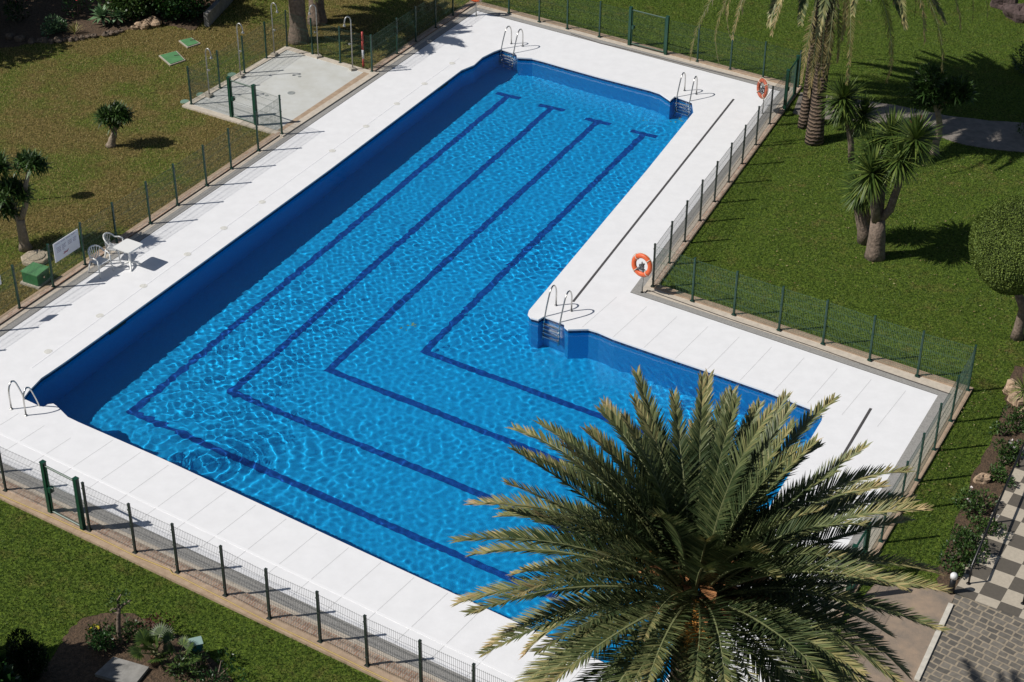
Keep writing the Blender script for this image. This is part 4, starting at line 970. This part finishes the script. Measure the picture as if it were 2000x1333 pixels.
rock('large round pale rock at the foot of the tall leafy hedge', 299, 50, .32)
rock('flat pale rock left of the round one by the hedge', 279, 55, .26)
rock('small flat pale rock at the bed edge by the hedge', 264, 57, .16)
ORD = 'first second third fourth fifth sixth seventh eighth ninth tenth eleventh twelfth thirteenth fourteenth fifteenth sixteenth seventeenth'.split()
ST_ = ((78, 82, .14), (88, 82, .17), (100, 84, .13), (112, 82, .17), (124, 81, .12), (137, 80, .15), (149, 79, .13), (161, 77, .14), (173, 74, .12), (184, 73, .13), (206, 70, .15), (215, 68, .17), (224, 67, .14), (236, 63, .12), (62, 84, .16), (40, 80, .2), (20, 75, .2))
for x, y, s in ST_:
    rock(ORD[sorted(q_[0] for q_ in ST_).index(x)] + ' brown stone from the left in the row edging the far flower bed', x, y, s, mat('edging_stone', (.2, .15, .11), .95, noise=.5, nscale=9) if x == 78 else bpy.data.materials['edging_stone'], 'stones edging the far flower bed')
# plants of the right bed
for x, y, r_, h_, nn, lb, fl in ((1988, 838, .42, .5, 700, 'bushy green shrub at the right edge below the pale rocks', None), (1958, 850, .25, .3, 300, 'small green tuft left of the bushy shrub in the right bed', None), (1975, 888, .42, .42, 650, 'shrub with white flowers beside the upper end of the handrail', (M_flower, 4)),
                              (1955, 938, .36, .3, 450, 'bright low plant right of the lone rock in the bed', None), (1958, 905, .25, .22, 220, 'low plant above the lone rock in the bed', None), (1905, 1002, .5, .5, 900, 'dark shrub with a few pink flowers beside the middle handrail post', (M_flower, 2)), (1928, 1040, .34, .35, 450, 'low shrub under the handrail in the right bed', (M_flower, 1)),
                              (1888, 1058, .3, .35, 380, 'small round shrub between the dark shrub and the bollard', None), (1905, 1078, .42, .5, 700, 'tall bright shrub beside the bollard light', None), (1866, 1092, .4, .4, 600, 'olive shrub at the lower end of the right bed', None), (1872, 1122, .25, .3, 260, 'small shrub just above the bollard light', None)):
    shrub('flower_shrub', lb, x, y, r_, h_, nn, .085, .045, L_mid, .45, 'shrubs of the right flower bed', fl)
random.seed(2); g = G(1993, 790); t = thing('spiky_plant', 'young spiky yucca among the pale rocks at the right edge', 'plant', g); m = MB(); m.tube([g, g + Vector((.02, 0, .45))], [.05, .04], 8); m.build('stem', M_bark2, t, True)
m = MB(); rosette(m, g + Vector((.02, 0, .5)), 60, .5, .03, -30, 86, .55); m.build('leaf_head', L_yucca, t)
# shrubs by the right edge behind the ball tree lawn
shrub('dark_shrub', 'dark shrub cut by the right edge in the palm shadow', 2005, 140, .9, 1.2, 900, .14, .05, L_dark, .3)
shrub('dark_shrub', 'lower dark shrub cut by the right edge near the path', 2006, 262, .5, .8, 500, .14, .05, L_mid, .3)
shrub('red_leaved_plant', 'small reddish plant on the path edge in the palm shade', 1792, 247, .25, .4, 160, .16, .03, mat('red_leaf', (.25, .06, .04), .5), .5)
# near flower bed
b = G(236, 1256); A = lambda x, y: at_h(b, x, y)
tree('bare_tree', 'small bare-branched tree in the near flower bed', b, [([b, A(231, 1230), A(232, 1185)], (.055, .045)), ([A(232, 1190), A(240, 1182), A(255, 1173)], (.04, .02)), ([A(232, 1190), A(220, 1190), A(215, 1194)], (.035, .018)), ([A(232, 1185), A(230, 1172), A(236, 1162)], (.035, .015)), ([A(232, 1196), A(222, 1198), A(216, 1190)], (.03, .012))],
     [(A(235, 1166), (.28, .2, .16), 90), (A(225, 1178), (.2, .15, .12), 40)], M_bark, L_mid, lw=(.08, .045), tone=.6, seed=2)
shrub('dark_shrub', 'big dark conical bush at the near left corner', 58, 1322, .62, 1.15, 6000, .085, .028, L_dark, .1, up=1.0)
shrub('small_shrub', 'small dark round shrub left of the bare tree', 197, 1262, .32, .5, 900, .07, .04, L_dark, .55)
shrub('low_plant', 'sparse brown-green plant right of the bare tree', 262, 1240, .45, .35, 420, .09, .04, L_mid, .35)
shrub('low_plant', 'low red-tinged plant behind the fan palm', 312, 1232, .4, .3, 260, .09, .04, mat('dark_red_leaf', (.09, .03, .02), .5), .4)
shrub('low_plant', 'tiny yellow-flowered plant at the top of the near bed', 182, 1232, .16, .14, 60, .07, .04, L_mid, .6, flowers=(M_yelflower, 4))
shrub('low_plant', 'tiny green plant between the yellow flowers and the bare tree', 208, 1233, .18, .15, 80, .07, .04, L_mid, .6)
shrub('low_plant', 'scruffy green plant below the teal lamp', 382, 1310, .45, .5, 550, .11, .035, L_mid, .55)
shrub('low_plant', 'dark scruffy plant at the right end of the near bed', 425, 1322, .5, .4, 500, .1, .035, L_dark, .4)
def fanpalm(label, px, py, n, seed, L=.34):
    random.seed(seed); g = G(px, py); t = thing('fan_palm', label, 'fan palm', g); m = MB(); m.tube([g, g + Vector((0, 0, .25))], [.1, .08], 8); m.build('trunk', M_boot, t)
    for i in range(n):
        az = i * 2.39996; e = rad(random.uniform(18, 75)); d = Vector((math.cos(az) * math.cos(e), math.sin(az) * math.cos(e), math.sin(e))); p = g + Vector((0, 0, .25)) + d * random.uniform(.25, .5)
        rm = MB(); rm.tube([g + Vector((0, 0, .25)), p], [.012, .008], 4); f = rm.build('fan_leaf', M_petiole, t); lm = MB(); s = d.cross(Vector((0, 0, 1))).normalized(); u = s.cross(d).normalized()
        for k in range(18):
            a = rad(-100 + 200 * k / 17); dd = (d * math.cos(a) + s * math.sin(a) + u * .12).normalized(); wv = dd.cross(u).normalized(); leaflet(lm, p, dd, wv, L * (1 - .25 * abs(k - 8.5) / 8.5), .045, .05, random.uniform(.05, .6))
        lm.build('leaf_blade', L_yucca, f)
fanpalm('spiky fan palm in the near bed left of the teal lamp', 303, 1296, 16, 4)
fanpalm('small yellowish fan palm at the foot of the teal lamp', 350, 1300, 6, 9, .28)
g = G(384, 1282); r = thing('garden_lamp', 'teal garden floodlight on a short post at the edge of the near bed', 'garden lamp', g)
m = MB(); m.tube([(g.x, g.y, -.02), (g.x, g.y, .22)], .03, 8); m.build('post', M_black, r, True)
m = MB(); m.box((g.x, g.y, .32), (.30, .24, .2), .35); m.build('housing', M_teal, r); m = MB(); m.box((g.x, g.y, .43), (.33, .27, .025), .35); m.build('lamp_lid', mat('pale_teal_lid', (.25, .36, .33), .5), r)
q = [G(*p).xy for p in ((186, 1322), (222, 1288), (292, 1308), (262, 1345))]
if area(q) < 0: q.reverse()
m = MB(); m.prism(q, .0, .08); g = G(235, 1310); tag(m.build('stone_slab', M_slab, None, loc=g), 'grey stone slab lying in the shade of the near bed', 'slab')
# far flower bed, hedge, lamp
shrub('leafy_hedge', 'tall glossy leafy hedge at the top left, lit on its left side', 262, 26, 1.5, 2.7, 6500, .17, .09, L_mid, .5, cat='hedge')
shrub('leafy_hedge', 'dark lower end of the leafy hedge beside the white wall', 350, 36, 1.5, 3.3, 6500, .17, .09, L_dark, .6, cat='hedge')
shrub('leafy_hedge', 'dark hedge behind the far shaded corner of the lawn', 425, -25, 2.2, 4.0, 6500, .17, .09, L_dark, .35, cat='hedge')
shrub('leafy_hedge', 'dark hedge at the top edge, left of the thick trunks', 520, -35, 2.2, 3.2, 5000, .17, .09, L_dark, .35, cat='hedge')
shrub('small_shrub', 'round grey-green shrub at the left end of the far bed', 110, 62, .5, .55, 700, .12, .07, L_agave, .35)
random.seed(5)
for x, y, L, n, lb in ((202, 48, .62, 46, 'pale green agave-like rosette in the far bed, the larger left one'), (232, 48, .42, 34, 'smaller pale rosette next to the large one in the far bed')):
    g = G(x, y); t = thing('agave', lb, 'plant', g); m = MB(); rosette(m, g + Vector((0, 0, .3)), n, L, .15, -5, 80, .6, drop=.4); m.build('leaves', L_agave, t)
    m = MB(); m.tube([g, g + Vector((0, 0, .32))], [.07, .06], 8); m.build('stem', M_bark, t)
g = G(147, 66); t = thing('spiky_plant', 'reddish spiky grass tuft in the far bed', 'plant', g); m = MB(); rosette(m, g + Vector((0, 0, .03)), 60, .5, .02, 20, 88, .98); m.build('leaves', L_yucca, t)
shrub('flowering_plant', 'tall plant with a red flower at the top of the far bed', 152, 28, .45, 1.1, 300, .2, .05, L_dark, .8, flowers=(M_redflower, 3))
shrub('flowering_plant', 'plant with a dim red flower in the deep shade at the top left', 40, 40, .5, .9, 300, .2, .05, L_dark, .3, flowers=(M_redflower, 2))
a_, b_ = G(404, 52).xy, G(470, -20).xy; m = MB(); strip(m, a_, b_, .2, -.05, .55); tag(m.build('garden_wall', M_slab, None, loc=(a_.x, a_.y, 0)), 'low pale garden wall in deep shade at the top left', 'wall')  # pale wall given the grey slab colour, its shade put into the colour
g = G(-25, 397); r = thing('globe_lamp', 'globe lamp post left of the frame casting a round shadow on the dry lawn', 'street lamp', g)
m = MB(); m.tube([(g.x, g.y, -.05), (g.x, g.y, 2.85)], .03, 8); m.build('pole', M_black, r, True); m = MB(); m.lathe((g.x, g.y, 2.85), [(.27 * math.sin(math.pi * k / 12) + .001, .27 - .27 * math.cos(math.pi * k / 12)) for k in range(13)], 20); m.build('globe', M_lampglass, r, True)
# trees standing left of the picture, whose shade falls into it
for k, (x, y, h, R_, lb) in enumerate(((-190, 95, 5.5, 2.6, 'dense evergreen left of the frame shading the far bed'), (-120, 20, 6, 3.0, 'dense evergreen behind the far bed, left of the frame'), (40, -70, 5.5, 3.0, 'dense evergreen above the top left corner'), (190, -95, 4.0, 2.4, 'dense evergreen above the frame behind the leafy hedge'), (330, -105, 4.0, 2.4, 'dense evergreen above the frame behind the dark hedge'), (-200, 1375, 4.3, 1.35, 'round evergreen below the near left corner'), (-90, 1480, 2.6, 1.2, 'low round evergreen below the near flower bed'))):
    b = G(x, y); tree('evergreen_tree', lb, b, [([b, b + Vector((0, 0, h * .55))], (.2, .12))], [(b + Vector((0, 0, h * .55)), (R_, R_, h * .42), 3200), (b + Vector((.5, .3, h * .5)), (R_ * .7, R_ * .7, h * .36), 2200)], M_bark, L_dark, lw=(.34, .2), tone=.4, seed=k, group='evergreens whose shade falls on the lawn')

# fallen leaves on the lawns, reflection flecks on the water
random.seed(44); m = MB()
for k in range(620):
    if k % 3: x, y = random.uniform(1500, 2000), random.uniform(300, 700); x = max(x, 1290 + (700 - y) * .75) if y > 330 else x
    else: x, y = random.uniform(0, 560), random.uniform(90, 300)
    if y > 560 and x < 1900: x = 1900 + random.uniform(-30, 80); y = random.uniform(600, 1000); 
    if 1870 < x and y > 700: x = 1960 - (y - 700) * .42 - random.uniform(0, 70)
    g = G(x, y, .03); a = random.uniform(0, 6.28); l = random.uniform(.018, .045); u = Vector((math.cos(a), math.sin(a), random.uniform(-.2, .2))) * l; w_ = Vector((-math.sin(a), math.cos(a), random.uniform(-.3, .3))) * l * .5
    m.add([g - u, g + w_, g + u, g - w_], [(0, 1, 2, 3)], random.random())
o = struct(m.build('fallen_leaves', leafmat('fallen_leaf', [(0, (.12, .07, .03)), (.6, (.35, .26, .12)), (1, (.42, .36, .2))], .7, .1)), 'stuff')
for px, py, lb in ((803, 638, 'small pale green reflection, made of leaf shapes, in the middle of the pool'), (1327, 236, 'small pale reflection, made of leaf shapes, near the far right ladder'), (1262, 238, 'faint pale reflection, made of leaf shapes, left of the far right ladder')):
    random.seed(px); g = G(px, py, WL); m = MB()  # leaf-shaped quads stand in for pale reflections on the water
    for k in range(9 if px != 1262 else 4):
        c = g + Vector((random.gauss(0, .13), random.gauss(0, .13), .012)); a = random.uniform(0, 6.28); l = random.uniform(.04, .08); u = Vector((math.cos(a), math.sin(a), 0)) * l; w_ = Vector((-math.sin(a), math.cos(a), .1)) * l * .45
        m.add([c - u, c + w_, c + u, c - w_], [(0, 1, 2, 3)], random.random())
    tag(m.build('reflection_flecks', L_agave, None, loc=g), lb, 'leaves', 'pale reflections on the pool made of leaf shapes')
# ------------------------------------------------------------------ grass blades on the lawns
rg = np.random.default_rng(3); NB = 420000
c_ = [G(-40, -40).xy, G(2040, -40).xy, G(2040, 1380).xy, G(-40, 1380).xy]
u_, v_ = rg.uniform(0, 1, NB * 2), rg.uniform(0, 1, NB * 2) ** 1.15
bx = (c_[0].x * (1 - u_) + c_[1].x * u_) * (1 - v_) + (c_[3].x * (1 - u_) + c_[2].x * u_) * v_; by = c_[0].y * (1 - v_) + c_[3].y * v_
bad = inside(bx, by, [tuple(p) for p in offset(fence_poly, [x - .02 for x in o_out])])
for o in list(S.objects):
    if o.type == 'MESH' and o.name.split('.')[0] in ('garden_path', 'right_flower_bed', 'near_flower_bed', 'far_flower_bed', 'corner_pavement', 'cobbled_paving', 'pad_kerb', 'chequered_path'):
        M4 = o.matrix_basis; vv = [(M4 @ v.co) for v in o.data.vertices]; zt = max(v.z for v in vv); tops = [v for v in vv if v.z > zt - .001]
        if o.name.startswith('pad_kerb'): tops = tops[:4]
        if o.name.startswith('chequered'): tops = tops[:len(poly)]
        k_ = len(tops)
        if o.name.startswith(('garden_path', 'right', 'near', 'far', 'corner', 'cobbled')): tops = tops[:k_ // 2]
        bad |= inside(bx, by, [(v.x, v.y) for v in tops])
bx, by = bx[~bad][:NB], by[~bad][:NB]; k_ = len(bx)
ha = rg.uniform(0, 2 * np.pi, k_); la_ = rg.uniform(0, 2 * np.pi, k_); hh = rg.uniform(.035, .075, k_); ww = rg.uniform(.006, .013, k_); ln_ = rg.uniform(.01, .05, k_)
B0 = np.stack([bx + ww * np.cos(ha), by + ww * np.sin(ha), np.full(k_, -.022)], -1); B1 = np.stack([bx - ww * np.cos(ha), by - ww * np.sin(ha), np.full(k_, -.022)], -1)
B2 = np.stack([bx + ln_ * np.cos(la_), by + ln_ * np.sin(la_), hh - .02], -1)
me = bpy.data.meshes.new('grass'); me.vertices.add(3 * k_); me.vertices.foreach_set('co', np.stack([B0, B1, B2], 1).astype(np.float32).ravel())
me.loops.add(3 * k_); me.loops.foreach_set('vertex_index', np.arange(3 * k_, dtype=np.int32)); me.polygons.add(k_); me.polygons.foreach_set('loop_start', (np.arange(k_) * 3).astype(np.int32)); me.update(calc_edges=True)
dryf = np.clip((2.5 - bx) / 6, 0, 1) * np.clip((by - 36) / 6, 0, 1)
at = me.attributes.new('v', 'FLOAT', 'FACE'); at.data.foreach_set('value', np.clip(.10 + .62 * dryf * rg.uniform(.25, 1.3, k_) + rg.uniform(0, .38, k_), 0, 1).astype(np.float32))
me.materials.append(leafmat('grass_blade', [(0, (.018, .044, .006)), (.35, (.105, .18, .022)), (.6, (.25, .235, .06)), (1, (.46, .36, .15))], .6, .25))
go = bpy.data.objects.new('grass', me); S.collection.objects.link(go); go['kind'] = 'stuff'
